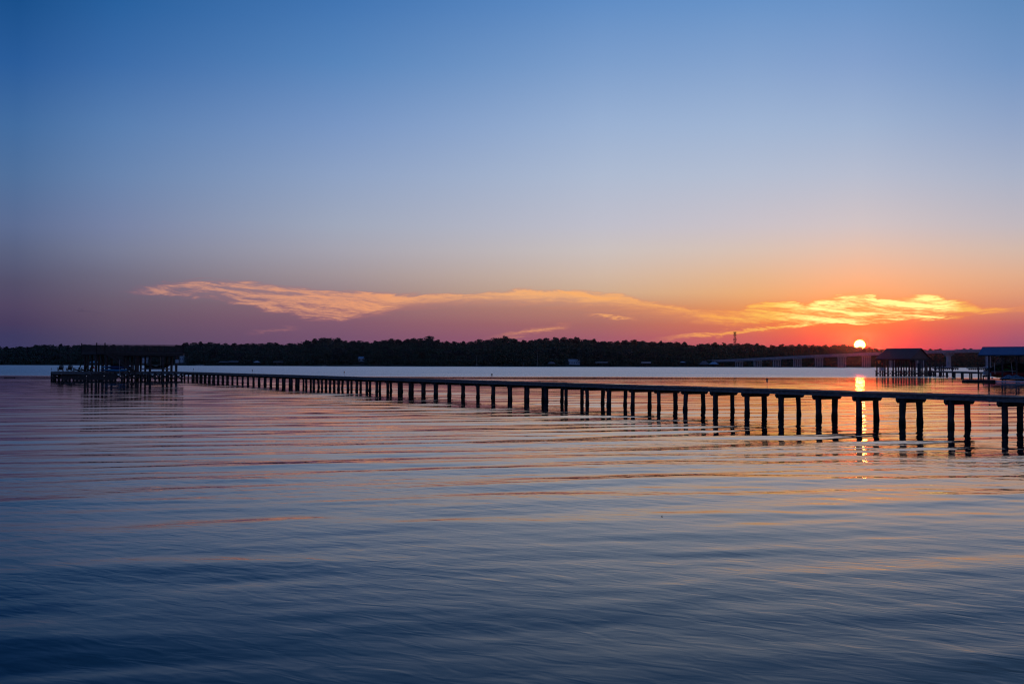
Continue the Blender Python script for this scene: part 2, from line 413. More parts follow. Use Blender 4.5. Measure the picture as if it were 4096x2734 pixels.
def build_water():
    rs = np.random.RandomState(4)
    NA, NR = 760, 1000
    ang = np.radians(np.linspace(-42, 42, NA)); rad = 4.0 * (200.0 / 4.0) ** (np.linspace(0, 1, NR))
    A, Rr = np.meshgrid(ang, rad)
    X = Rr * np.sin(A); Y = Rr * np.cos(A); Zz = np.zeros_like(X)
    def wave(n, l0, l1, a0, spread, slope, skew=0.0):
        z = np.zeros_like(X)
        for _ in range(n):
            lam = l0 * (l1 / l0) ** rs.rand(); th = math.radians(a0 + rs.normal() * spread)     # crest direction against +x
            kx, ky = -math.sin(th) * 2 * math.pi / lam, math.cos(th) * 2 * math.pi / lam
            amp = slope * lam / (2 * math.pi) * math.sqrt(2.2 / n)
            ph = kx * X + ky * Y + rs.rand() * 6.28
            # slow drift of phase and strength along the crest: waves come in groups
            g1, g2 = rs.rand() * 6.28, rs.rand() * 6.28
            mod = .5 + .5 * np.sin(X / (4 + 7 * rs.rand()) + Y / (9 + 14 * rs.rand()) + g1)
            ph = ph + 1.2 * np.sin(X / (6 + 5 * rs.rand()) + Y / 23 + g2) + .7 * np.sin(X / (2.1 + 1.6 * rs.rand()) - Y / 9 + g1) + .8 * np.sin(Y / (17 + 9 * rs.rand()) + g1)
            z += amp * mod * (np.sin(ph) - skew * np.sin(2 * ph) + skew * .33 * np.sin(3 * ph))
        return z
    Zz += wave(7, 2.6, 5.2, 15, 6, .020, .36) * (.42 + .58 * np.clip((Rr - 15) / 16.0, 0, 1))
    Zz += wave(12, 1.3, 2.6, 7, 10, .017, .2)
    Zz += wave(16, .55, 1.2, -6, 26, .014) * np.clip(1.3 - Rr / 60.0, 0.0, 1.0)
    Zz *= np.clip((185.0 - Rr) / 50.0, 0, 1)
    V = np.stack([X, Y, Zz], -1).reshape(-1, 3)
    i = np.arange(NR - 1)[:, None] * NA + np.arange(NA - 1)[None, :]
    Fq = np.stack([i, i + 1, i + NA + 1, i + NA], -1).reshape(-1, 4)
    # flat water beyond the fan of ripples
    last = (NR - 1) * NA; n0 = len(V); extra = []; ef = []
    out = [(2500 * math.sin(a), 2500 * math.cos(a), 0) for a in ang]
    extra += out; f2 = np.stack([last + np.arange(NA - 1), last + np.arange(1, NA), n0 + np.arange(1, NA), n0 + np.arange(NA - 1)], -1)
    V = np.concatenate([V, np.array(extra)]); Fq = np.concatenate([Fq, f2])
    n1 = len(V)
    # the rest of the lake beside and behind the camera
    side = []; sf = []
    for s, c0, c1 in ((-1, 0, n0), (1, NA - 1, n0 + NA - 1)):
        k = len(side); side += [(s * 2500.0, -300.0, 0.0), (0.0, -300.0, 0.0)]
        inner = [r * NA + (0 if s < 0 else NA - 1) for r in range(NR)]
        poly = [n1 + k + 1] + inner + [c1, n1 + k]
        sf.append(poly if s > 0 else poly[::-1])
    tri = [[n1 + 1] + list(range(0, NA))]
    V = np.concatenate([V, np.array(side)])
    me = bpy.data.meshes.new('water')
    loops = np.concatenate([Fq.ravel(), np.array(sum(sf + tri, []))])
    tot = np.concatenate([np.full(len(Fq), 4), np.array([len(p) for p in sf + tri])])
    me.vertices.add(len(V)); me.vertices.foreach_set('co', V.ravel().astype(np.float32))
    me.loops.add(len(loops)); me.loops.foreach_set('vertex_index', loops.astype(np.int32))
    me.polygons.add(len(tot)); me.polygons.foreach_set('loop_start', np.concatenate([[0], np.cumsum(tot)[:-1]]).astype(np.int32)); me.polygons.foreach_set('loop_total', tot.astype(np.int32))
    sm = np.ones(len(tot), dtype=bool); sm[-3:] = False
    me.polygons.foreach_set('use_smooth', sm)
    me.update(); me.validate()
    nz = np.zeros(len(me.polygons) * 3, dtype=np.float32); me.polygons.foreach_get('normal', nz)
    if nz[2::3].mean() < 0: me.flip_normals()
    me.materials.append(water_material())
    o = bpy.data.objects.new('water', me); SC.collection.objects.link(o)
    o['kind'] = 'structure'; o['label'] = 'calm lake water rippling towards the far shore'
build_water()

# ------------------------------------------------------------------ far shore terrain
SHORE = [(-600, 2000), (0, 1800), (700, 1790), (1100, 1560), (1400, 1430), (2100, 1440), (2900, 1540), (3500, 1620), (4096, 1620), (5000, 1650)]
SKYL = [(-500, 1380), (0, 1385), (30, 1386), (60, 1391), (85, 1382), (110, 1388), (140, 1378), (170, 1373), (190, 1385), (205, 1374), (218, 1391), (235, 1378), (262, 1373), (275, 1386), (300, 1376), (315, 1380), (345, 1375), (370, 1380), (560, 1381), (700, 1384), (722, 1376), (745, 1370), (780, 1369), (850, 1366), (870, 1372), (930, 1373), (950, 1377), (1000, 1371), (1040, 1374), (1090, 1368), (1110, 1370), (1135, 1382), (1170, 1368), (1190, 1374), (1240, 1358), (1290, 1351), (1355, 1350), (1370, 1365), (1400, 1364), (1440, 1360), (1460, 1365), (1510, 1363), (1565, 1354), (1600, 1358), (1660, 1352), (1700, 1352), (1715, 1345), (1735, 1358), (1780, 1364), (1840, 1366), (1890, 1366), (1910, 1355), (1935, 1362), (1960, 1355), (2010, 1343), (2035, 1345), (2060, 1355), (2110, 1364), (2140, 1352), (2165, 1354), (2190, 1351), (2260, 1349), (2285, 1352), (2310, 1350), (2325, 1359), (2365, 1349), (2385, 1362), (2450, 1365), (2500, 1362), (2560, 1360), (2610, 1365), (2680, 1367), (2740, 1370), (2765, 1381), (2800, 1373), (2850, 1372), (2900, 1372), (2930, 1376), (2960, 1371), (2995, 1371), (3035, 1374), (3060, 1383), (3120, 1379), (3190, 1378), (3250, 1381), (3340, 1380), (3390, 1374), (3415, 1382), (3440, 1384), (3470, 1386), (3500, 1392), (3530, 1396), (3560, 1397), (3600, 1396), (3700, 1397), (3765, 1394), (3800, 1399), (3850, 1395), (3930, 1398), (4096, 1399), (4600, 1399)]
def interp(tab, x):
    if x <= tab[0][0]: return tab[0][1]
    for (x0, y0), (x1, y1) in zip(tab, tab[1:]):
        if x <= x1: return y0 + (y1 - y0) * (x - x0) / (x1 - x0)
    return tab[-1][1]
BACK = 150.0
def ridge_z(px):          # height of the hill under the skyline trees
    ys = sum(interp(SKYL, px + d) for d in (-90, -45, 0, 45, 90)) / 5
    Y = interp(SHORE, px) + BACK
    return max(1.0, zat(px, ys, Y) - 19.0)
def ground_z(px, back):
    f = min(1.0, max(0.0, (back - 12) / (BACK - 12)))
    f = f * f * (3 - 2 * f)
    return .4 + min(1.2, max(0, back) * .05) + (ridge_z(px) - 1.6) * f
def terrain():
    b = MB(); cols = list(range(-1100, 5300, 40)); backs = [-6, 0, 12, 40, 80, 120, 150, 220, 400]
    vs = []
    for px in cols:
        S = interp(SHORE, px)
        for k in backs:
            z = -2.0 if k < 0 else ground_z(px, k) * (1 if k < 200 else .8)
            if k == 0: z = .15
            vs.append((at(px, S + k), S + k, z))
    n = len(backs)
    fs = [(i * n + j, (i + 1) * n + j, (i + 1) * n + j + 1, i * n + j + 1) for i in range(len(cols) - 1) for j in range(n - 1)]
    b.add(vs, fs)
    o = b.build('far_shore', M['ground'], smooth=True); struct(o); o['label'] = 'low wooded hill rising from the far shore'
terrain()

# ------------------------------------------------------------------ trees
def crown_mesh(seed, h, w, kind):
    rr = random.Random(seed); b = MB(); v = []; f = []
    lobes = []
    if kind == 'pine':
        for i in range(9):
            zz = h * (.55 + .42 * i / 8); rad = w * (.5 - .24 * abs(i / 8 - .45)) * rr.uniform(.6, 1.0)
            a = rr.uniform(0, 6.28); off = w * .22 * rr.random()
            lobes.append((math.cos(a) * off, math.sin(a) * off, zz, rad * .72, h * .055 + .5))
    else:
        nl = rr.randint(11, 15)
        for i in range(nl):
            tz = i / (nl - 1); zz = h * (.24 + .66 * tz)
            prof = math.sin(math.pi * min(1, .26 + .54 * tz)) ** .7
            a = i * 2.4 + rr.uniform(-.5, .5); off = w * .34 * prof * rr.uniform(.35, 1.0)
            lobes.append((math.cos(a) * off, math.sin(a) * off, zz, w * .23 * rr.uniform(.75, 1.2), h * .11 * rr.uniform(.8, 1.2)))
        lobes.append((rr.uniform(-.8, .8), 0, h * .93, w * .2, h * .07))
    per = 90 if kind != 'pine' else 95
    for (cx, cy, cz, lr, lh) in lobes:
        for _ in range(per):
            th = rr.uniform(0, 6.283); ph = math.acos(rr.uniform(-1, 1)); q = rr.uniform(.62, 1.06)
            px = cx + lr * q * math.sin(ph) * math.cos(th); py = cy + lr * q * math.sin(ph) * math.sin(th); pz = cz + lh * q * math.cos(ph)
            s = rr.uniform(.35, .85)
            n = Vector((rr.gauss(0, 1), rr.gauss(0, 1), rr.gauss(0, 1) + .6)).normalized()
            a1 = n.orthogonal().normalized(); a1.rotate(Matrix.Rotation(rr.uniform(0, 3.14), 3, n)); a2 = n.cross(a1)
            p = Vector((px, py, pz)); o = len(v)
            v += [tuple(p + a1 * s), tuple(p + a2 * s * .8), tuple(p - a1 * s * .9), tuple(p - a2 * s)]
            f.append((o, o + 1, o + 2, o + 3))
        for k in range(10):   # solid heart of the lobe
            pass
    me = bpy.data.meshes.new('crown'); me.from_pydata(v, [], f); me.update()
    me.materials.append(M['pinef'] if kind == 'pine' else M['foliage'])
    return me
def trunk_mesh(seed, h, kind, mname='bark'):
    rr = random.Random(seed); b = MB()
    top = h * (.9 if kind == 'pine' else .72)
    b.tube([(0, 0, -3), (rr.uniform(-.2, .2), 0, h * .3), (rr.uniform(-.4, .4), rr.uniform(-.3, .3), top)], [.42, .30, .08], 7)
    for i in range(7):
        z0 = h * (.32 + .06 * i) if kind != 'pine' else h * (.55 + .045 * i); a = i * 2.3 + rr.uniform(-.4, .4); L = h * .2 * rr.uniform(.7, 1.2)
        b.tube([(0, 0, z0), (math.cos(a) * L * .6, math.sin(a) * L * .6, z0 + L * .4), (math.cos(a) * L, math.sin(a) * L, z0 + L * .75)], [.14, .09, .03], 5)
    me = bpy.data.meshes.new('trunk'); me.from_pydata(b.v, [], b.f); me.update(); me.materials.append(M[mname]); return me
VAR = []
for i in range(9):
    kind = 'pine' if i in (2, 5, 8) else 'leaf'
    h = 20.0; w = {'pine': 12.0, 'leaf': 17.5}[kind] * random.uniform(.92, 1.12)
    VAR.append((kind, crown_mesh(100 + i, h, w, kind), trunk_mesh(200 + i, h, kind)))
def tree(px, Y, ztop, h, label, group, kind=None, wide=1.0, var=None):
    opts = [v for v in VAR if kind is None or v[0] == kind]
    v = var or random.choice(opts)
    s = h / 20.0
    o = thing('pine_tree' if v[0] == 'pine' else 'broadleaf_tree', (at(px, Y), Y, ztop - h * .985), label, 'tree', group)
    o.scale = (s * wide, s * wide, s); o.rotation_euler.z = random.uniform(0, 6.28)
    for nm, me in (('crown', v[1]), ('trunk', v[2])):
        c = bpy.data.objects.new(nm, me); SC.collection.objects.link(c); c.parent = o
    return o
LAND = [(60, 'at the left photo edge'), (150, 'just left of the platform'), (230, 'above the platform corner lamp'), (320, 'above the adirondack chairs'), (420, 'behind the top of the platform stair'),
        (540, 'behind the kayaks'), (640, 'behind the platform lift'), (740, 'by the white gabled house'), (860, 'above the white cabin cruiser'), (960, 'above the paired dark boathouses'),
        (1060, 'above the small pale gazebo'), (1160, 'above the flat-roofed dark boathouse'), (1260, 'on the left slope of the left summit'), (1400, 'on the left summit'), (1500, 'above the half-hidden pale house'),
        (1640, 'just right of the half-hidden pale house'), (1780, 'left of the middle hilltop dip'), (1880, 'left of the small grey dock'), (1960, 'above the small grey dock'), (2080, 'on the highest middle hilltop'),
        (2180, 'by the tall pale trunk'), (2250, 'above the dark-roofed gazebo'), (2350, 'above the broad grey house'), (2450, 'above the long flat dock house'), (2550, 'left of the white flat-roofed boathouse'),
        (2650, 'above the white flat-roofed boathouse'), (2760, 'above the small pale shelter'), (2900, 'above the two hipped boathouses'), (3000, 'at the radio mast'), (3060, 'behind the second bridge pier'),
        (3130, 'behind the third bridge pier'), (3210, 'behind the fourth bridge pier'), (3300, 'behind the fifth bridge pier'), (3400, 'behind the sixth bridge pier'), (3500, 'below the sun'),
        (3740, 'behind the brown boathouse'), (3900, 'behind the short walkway'), (99999, 'behind the blue roof')]
n_tree = 0; REG = {}
def place(px, back, ztop, h, tier, **kw):
    global n_tree
    Y = interp(SHORE, px) + back
    s = next(p for lim, p in LAND if px < lim)
    kind = kw.get('kind') or ('pine' if random.random() < (.30 if tier == 'skyline' else .1) else 'leaf')
    kw['kind'] = kind
    o = tree(px, Y, ztop, h, 'x', 'trees of the wood on the far shore', **kw); n_tree += 1
    REG.setdefault((tier, kind, s), []).append((px, o))
def label_trees():
    for (tier, kind, s), L in REG.items():
        L.sort(key=lambda t: t[0]); n = len(L)
        base = {'skyline': ('flat-topped pine' if kind == 'pine' else 'round-crowned tree') + ' on the skyline', 'middle': ('pine' if kind == 'pine' else 'leafy tree') + ' halfway up the wood', 'front': ('pine' if kind == 'pine' else 'leafy tree') + ' at the waterside'}[tier]
        words = {1: ['dark'], 2: ['left', 'right'], 3: ['left', 'middle', 'right']}.get(n) or ['leftmost'] + ['second', 'third', 'fourth', 'fifth', 'sixth', 'seventh', 'eighth', 'ninth'][:n - 2] + ['rightmost']
        for w, (_, o) in zip(words, L): o['label'] = (w + ' ' + base + ' ' + s) if w in ('dark',) else (w + ' dark ' + base + ' ' + s)
px = -40
while px < 4150:
    Y = interp(SHORE, px) + BACK
    zt = zat(px, interp(SKYL, px), Y)
    h = random.uniform(16.5, 20.5)
    if zt < h: h = max(9, zt - .5)
    place(px, BACK + random.uniform(-10, 12), zt + random.uniform(-1.0, .4), h, 'skyline', wide=random.uniform(1.0, 1.45))
    px += random.uniform(25, 39)
px = -40
while px < 4150:
    zt = zat(px, interp(SKYL, px), interp(SHORE, px) + BACK)
    place(px, random.uniform(80, 105), max(10, zt * random.uniform(.66, .84)), random.uniform(15, 19), 'middle', wide=random.uniform(.95, 1.3))
    px += random.uniform(38, 56)
CLEAR = [(555, 600), (1425, 1462), (2265, 2330), (715, 740)]
px = -40
while px < 4150:
    if not any(a < px < b for a, b in CLEAR):
        zt = zat(px, interp(SKYL, px), interp(SHORE, px) + BACK)
        h = random.uniform(.42, .62) * zt
        place(px, random.uniform(26, 44), max(8, h), max(9, h * .93), 'front', wide=random.uniform(1.1, 1.6))
    px += random.uniform(44, 66)
print('trees', n_tree); label_trees()
def woodland():           # the unbroken wood between and behind the trees one can tell apart
    rr = random.Random(5); v = []; f = []
    px = -800
    while px < 4900:
        S = interp(SHORE, px); zt = zat(px, interp(SKYL, px), S + BACK)
        for back, fr in ((BACK + 22, .985), (BACK + 8, .95), (120, .84), (75, .66), (40, .42), (26, .26)):
            pxx = px + rr.uniform(-8, 8); Y = S + back + rr.uniform(-8, 8)
            if back < 60 and any(a - 8 < pxx < b2 + 8 for a, b2 in CLEAR): continue
            top = zt * fr * rr.uniform(.93, 1.0); lo = max(.5, ground_z(pxx, back) - 1); cx = at(pxx, Y)
            for _ in range(210):
                zz = rr.uniform(lo, top) if rr.random() < .8 else rr.uniform(top * .8, top)
                w = 6.0
                p = Vector((cx + rr.gauss(0, w * .55), Y + rr.gauss(0, 3.2), zz)); s = rr.uniform(.7, 1.5)
                n = Vector((rr.gauss(0, 1), rr.gauss(0, 1) - .6, rr.gauss(0, 1) + .5)).normalized()
                a1 = n.orthogonal().normalized(); a1.rotate(Matrix.Rotation(rr.uniform(0, 3.14), 3, n)); a2 = n.cross(a1); o = len(v)
                v += [tuple(p + a1 * s), tuple(p + a2 * s * .8), tuple(p - a1 * s * .9), tuple(p - a2 * s)]; f.append((o, o + 1, o + 2, o + 3))
        px += 17
    me = bpy.data.meshes.new('woodland'); me.from_pydata(v, [], f); me.materials.append(M['foliage'])
    o = bpy.data.objects.new('woodland', me); SC.collection.objects.link(o)
    tag(o, 'unbroken dark wood covering the hill of the far shore', 'woodland', kind='stuff')
woodland()
# bare pale trunks standing at the water edge
def pale_trunk(px, y0, y1, label):
    Y = interp(SHORE, px) + 8
    o = thing('bare_tree', (at(px, Y), Y, .3), label, 'tree')
    z1 = zat(px, y0, Y)
    MB().tube([(at(px, Y), Y, -.5), (at(px, Y) + .2, Y, z1 * .5), (at(px, Y) - .1, Y, z1)], [.36, .26, .10], 6).build('trunk', M['palebark'], o)
    b = MB()
    for k in range(6):
        zz = z1 * (.5 + .08 * k); a = k * 2.4
        b.tube([(at(px, Y), Y, zz), (at(px, Y) + math.cos(a) * 1.3, Y + math.sin(a), zz + 1.1)], [.08, .03], 4)
    b.build('branch', M['palebark'], o)
pale_trunk(1907, 1418, 1460, 'thin pale bare trunk beside the small far dock at mid shore')
pale_trunk(2149, 1402, 1462, 'tall thin pale trunk left of the far gazebo with a dark roof')
pale_trunk(2092, 1446, 1463, 'short pale bare trunk between the middle dock and the gazebo')

# ------------------------------------------------------------------ far shore buildings
def hut(name, px0, px1, ytop, yeave, ybase, label, cat, roof='greyroof', kind='hip', back=-10, posts=True, walls=None, boat=None, depth=7.0, deck=True, floor_z=None):
    pc = (px0 + px1) / 2; Y = interp(SHORE, pc) + back
    x0, x1 = at(px0, Y), at(px1, Y); zt, ze = zat(pc, ytop, Y), zat(pc, yeave, Y)
    zf = 1.0 if floor_z is None else floor_z
    o = thing(name, ((x0 + x1) / 2, Y, 0 if back < 0 else zf - .4), label, cat)
    b = MB(); w = x1 - x0; hip = min(w * .32, depth * .5) if kind == 'hip' else 0
    if kind == 'flat':
        b.box(((x0 + x1) / 2, Y + depth / 2, (zt + ze) / 2), (w, depth, max(.4, zt - ze)))
    else:
        e = [(x0, Y, ze), (x1, Y, ze), (x1, Y + depth, ze), (x0, Y + depth, ze)]
        if kind == 'front':    # gable facing the lake
            r = [((x0 + x1) / 2, Y, zt), ((x0 + x1) / 2, Y + depth, zt)]
            b.add(e + r, [(0, 1, 4), (1, 2, 5, 4), (2, 3, 5), (3, 0, 4, 5), (0, 3, 2, 1)])
        else:
            r = [(x0 + hip, Y + depth / 2, zt), (x1 - hip, Y + depth / 2, zt)]
            b.add(e + r, [(0, 1, 5, 4), (1, 2, 5), (2, 3, 4, 5), (3, 0, 4), (0, 3, 2, 1)])
    b.build('roof', M[roof], o)
    if posts:
        for i in range(4):
            for yy in (Y + .4, Y + depth - .4):
                xx = x0 + .5 + (w - 1) * i / 3
                MB().tube([(xx, yy, -1 if back < 0 else zf - 1), (xx, yy, ze + .02)], .16, 6).build('post', M['pile'], o)
    if deck and back < 0:
        MB().box(((x0 + x1) / 2, Y + depth / 2 - .5, zf), (w + 1.5, depth + 3.0, .25)).build('deck', M['stringer'], o)
    if walls:
        MB().box(((x0 + x1) / 2, Y + depth / 2, (zf + ze) / 2 - .01), (w * .92, depth * .9, ze - zf - .02)).build('wall', M[walls], o)
        n = max(2, int(w / 3.2))
        for i in range(n):
            xx = x0 + w * (i + .5) / n
            MB().box((xx, Y + depth * .05 - .03, zf + (ze - zf) * .58), (w / n * .4, .06, min(1.5, (ze - zf) * .4))).build('window', M['navy'], o)
    return o
def boat(px, Y, L, label, z=.15, m='white', name='motor_boat', top=True):
    x = at(px, Y); o = thing(name, (x, Y, z), label, 'boat')
    b = MB(); n = 9; rows = []
    for i in range(n):
        t = i / (n - 1); xx = x - L / 2 + L * t; hw = .95 * (1 - max(0, (t - .45) / .55) ** 2.2) + .03; sh = .75 + .35 * t * t; kz = .35 * max(0, t - .6) ** 1.5
        rows.append([(xx, Y - hw, z + sh), (xx, Y - hw * .8, z + .25 + kz), (xx, Y, z + kz), (xx, Y + hw * .8, z + .25 + kz), (xx, Y + hw, z + sh)])
    vs = [p for r in rows for p in r]; fs = [(i * 5 + j, (i + 1) * 5 + j, (i + 1) * 5 + j + 1, i * 5 + j + 1) for i in range(n - 1) for j in range(4)]
    fs += [(0, 1, 2, 3, 4)] + [(i * 5, i * 5 + 4, (i + 1) * 5 + 4, (i + 1) * 5) for i in range(n - 1)]
    b.add(vs, fs); b.build('hull', M[m], o)
    MB().prism([(x - L * .1, Y - .6, z + .9), (x + L * .16, Y - .6, z + .9), (x + L * .08, Y - .6, z + 1.45), (x - L * .06, Y - .6, z + 1.45)], (0, 1.2, 0)).build('windscreen', M['navy'], o)
    if top:
        MB().box((x - L * .12, Y, z + 2.15), (L * .36, 1.7, .08)).build('canopy', M['pale'], o)
        for sx in (-.28, .04):
            MB().beam((x + L * sx, Y - .75, z + .8), (x + L * sx, Y - .75, z + 2.12), .06, .06).build('pole', M['steel'], o)
    return o
Sh = lambda p: interp(SHORE, p)
hut('boathouse', 356, 392, 1443, 1450, 1459, 'small pale blue boathouse seen between the left posts of the platform', 'boathouse', 'blueroof', 'hip')
hut('house', 568, 590, 1421, 1432, 1452, 'pale house behind the boat lift of the pier platform', 'house', 'greyroof', 'front', back=34, posts=False, walls='white', deck=False, floor_z=4)
hut('house', 717, 733, 1411, 1423, 1444, 'tall white house with a pointed gable just right of the platform', 'house', 'whiteroof', 'front', back=22, posts=True, walls='pale', deck=False, floor_z=5)
boat(800, Sh(800) - 12, 14, 'white cabin cruiser moored nearest to the white gabled house')
hut('boathouse', 875, 910, 1444, 1449, 1460, 'low dark-roofed boathouse, left one of the close pair on the left shore', 'boathouse', 'greyroof', 'gable')
boat(893, Sh(893) - 8, 8, 'pale boat under the left roof of the pair of dark boathouses', top=False)
hut('boathouse', 913, 952, 1442, 1448, 1460, 'wider dark-roofed boathouse, right one of the close pair on the left shore', 'boathouse', 'greyroof', 'gable')
boat(932, Sh(932) - 8, 9, 'pale boat under the right roof of the pair of dark boathouses', top=False)
hut('gazebo', 1012, 1038, 1443, 1449, 1460, 'small gazebo with a pale hipped roof between dark boathouses', 'gazebo', 'pale', 'hip')
hut('boathouse', 1092, 1130, 1444, 1449, 1461, 'dark flat-roofed boathouse right of the small left gazebo', 'boathouse', 'greyroof', 'flat')
boat(1110, Sh(1110) - 8, 9, 'pale boat beneath the flat-roofed boathouse', top=False)
boat(1297, Sh(1297) - 6, 6, 'small white boat alone at the empty stretch of the left shore', top=False)
hut('house', 1432, 1457, 1426, 1432, 1442, 'pale house half hidden in the trees above the middle shore', 'house', 'blueroof', 'gable', back=46, posts=False, walls='pale', deck=False, floor_z=7)
def small_dock(px0, px1, label):
    Y = Sh(px0) - 10; x0, x1 = at(px0, Y), at(px1, Y); o = thing('small_dock', ((x0 + x1) / 2, Y, 0), label, 'dock')
    MB().box(((x0 + x1) / 2, Y, 1.2), (x1 - x0, 2.2, .25)).build('deck', M['stringer'], o)
    n = 5
    for i in range(n):
        MB().tube([(x0 + .4 + (x1 - x0 - .8) * i / (n - 1), Y - .9, -1), (x0 + .4 + (x1 - x0 - .8) * i / (n - 1), Y - .9, 2.3)], .18, 6).build('pile', M['palebark'], o)
small_dock(1887, 1922, 'small grey dock with pale posts at the foot of the pale trunk')
hut('gazebo', 2190, 2223, 1446, 1454, 1463, 'gazebo with a low dark pointed roof left of the grey house', 'gazebo', 'greyroof', 'hip')
hut('house', 2274, 2321, 1436, 1444, 1458, 'broad grey lakeside house among trees in the middle of the far shore', 'house', 'pale', 'gable', back=30, posts=False, walls='pale', deck=False, floor_z=3)
hut('dock_house', 2383, 2431, 1447, 1450, 1463, 'long low dock house with a flat roof right of the grey house', 'dock house', 'pale', 'flat', walls=None)
hut('boathouse', 2567, 2603, 1447, 1451, 1466, 'boathouse with a bright white flat roof on many posts', 'boathouse', 'whiteroof', 'flat')
hut('dock_house', 2722, 2744, 1445, 1449, 1465, 'small upper-deck shelter with a pale roof left of the two hipped boathouses', 'dock house', 'blueroof', 'hip')
hut('boathouse', 2800, 2838, 1443, 1457, 1467, 'boathouse with a dark thatch-like hipped roof beside the pale blue one', 'boathouse', 'greyroof', 'hip', depth=9)
hut('boathouse', 2839, 2876, 1447, 1456, 1467, 'boathouse with a bright pale blue hipped roof left of the bridge', 'boathouse', 'blueroof', 'hip', depth=9)
# radio mast
def mast():
    px, Y = 2940, 1760; x = at(px, Y); zt = zat(px, 1327, Y); zb = 14.0
    o = thing('radio_mast', (x, Y, zb), 'tall lattice radio mast with antennas above the far trees', 'mast')
    b = MB(); L = 18
    def w(k): return 2.3 - 1.0 * k / L
    for sx in (-1, 1):
        for sy in (-1, 1):
            b.beam((x + sx * w(0), Y + sy * w(0), zb), (x + sx * w(L), Y + sy * w(L), zt), .38, .38)
    for k in range(L):
        z0, z1 = zb + (zt - zb) * k / L, zb + (zt - zb) * (k + 1) / L
        s = 1 if k % 2 else -1
        for sy in (-1, 1):
            b.beam((x - s * w(k), Y + sy * w(k), z0), (x + s * w(k + 1), Y + sy * w(k + 1), z1), .22, .22)
            b.beam((x - w(k), Y + sy * w(k), z0), (x + w(k), Y + sy * w(k), z0), .22, .22)
    b.build('lattice', M['dark'], o)
    for py, ww in ((1329, 4.2), (1338, 4.4), (1357, 5.2), (1368, 3.6)):
        zz = zat(px, py, Y); a = MB()
        for k in range(6):
            t = k * math.pi / 3; a.box((x + math.cos(t) * ww / 2, Y + math.sin(t) * ww / 2, zz), (.6, .6, 2.0 if py != 1368 else 1.2))
        a.box((x, Y, zz), (ww, .3, .3)); a.box((x, Y, zz - .5), (.3, ww, .3)); a.build('antenna', M['dark'], o)
mast()

# ------------------------------------------------------------------ bridge
def bridge():
    U0, BB, CC, Y0 = .2243, .01213, .0258, 1500.0
    def P(k): return Vector((Y0 * (U0 + BB * k), Y0 * (1 - CC * k), 0))
    d = (P(1) - P(0)).normalized(); q = Vector((-d.y, d.x, 0)); q = q if q.x > 0 else -q
    PR = [(-4, 6.0), (-1, 8.0), (0, 8.9), (2, 11.3), (4, 13.7), (6, 15.6), (8, 17.0), (10, 17.9), (13, 18.2), (18, 18.0)]   # underside height along the bridge
    o = thing('bridge', tuple(P(4)), 'long concrete road bridge rising from the far shore past the sun', 'bridge')
    b = MB(); par = MB(); W_ = 14.5
    ks = [-5 + .5 * i for i in range(44)]
    for k0, k1 in zip(ks, ks[1:]):
        z0, z1 = interp(PR, k0), interp(PR, k1)
        for off, lo, hi, ww in ((0, .0, 2.0, .5),):
            for s in range(6):
                c0 = P(k0) + q * (1.2 + s * (W_ - 2.4) / 5); c1 = P(k1) + q * (1.2 + s * (W_ - 2.4) / 5)
                b.beam((c0.x, c0.y, z0 + .9), (c1.x, c1.y, z1 + .9), .7, 1.7)
        c0 = P(k0) + q * (W_ / 2); c1 = P(k1) + q * (W_ / 2)
        b.beam((c0.x, c0.y, z0 + 1.95), (c1.x, c1.y, z1 + 1.95), W_, .35)
        for s in (0.0, W_):
            c0 = P(k0) + q * s; c1 = P(k1) + q * s
            par.beam((c0.x, c0.y, z0 + 2.65), (c1.x, c1.y, z1 + 2.65), .35, 1.0)
            par.beam((c0.x, c0.y, z0 + 3.45), (c1.x, c1.y, z1 + 3.45), .14, .14)
            for j in range(6):
                cc = c0.lerp(c1, j / 6); zz = z0 + (z1 - z0) * j / 6
                par.box((cc.x, cc.y, zz + 3.25), (.16, .16, .5))
    b.build('deck', M['concrete2'], o); par.build('parapet', M['concrete'], o)
    for k in range(0, 9):
        z = interp(PR, k); c = P(k)
        cap = MB().beam(tuple(c + Z * (z - .75)), tuple(c + q * 14.6 + Z * (z - .75)), 1.6, 1.4, up=(0, 0, 1)).build('pier_cap', M['concrete'], o)
        for j in range(5):
            p = c + q * (1.0 + j * 3.15)
            MB().tube([(p.x, p.y, -1), (p.x, p.y, z - 1.44)], .72, 12).build('column', M['concrete'], cap)
    # hammerhead piers in the deep channel
    for kx in (9, 10.25, 11.4, 12.6):
        z = interp(PR, kx); c = P(kx) + q * (W_ / 2 - .5)
        n = q; h = MB()
        poly = [c + n * a + Z * zz for a, zz in ((-7.6, z), (7.6, z), (7.6, z - 1.2), (3.2, z - 3.6), (-3.2, z - 3.6), (-7.6, z - 1.2))]
        h.prism([tuple(p - d * 1.2) for p in poly], tuple(d * 2.4)); hc = h.build('hammerhead_cap', M['concrete2'], o)
        MB().box((c.x, c.y, (z - 3.6 - 1) / 2), (5.0, 2.6, z - 3.58 + 1), (n, d, Z)).build('column', M['concrete2'], hc)
        MB().box((c.x, c.y, .4), (9.0, 5.0, 2.8), (n, d, Z)).build('footing', M['concrete2'], hc)
bridge()
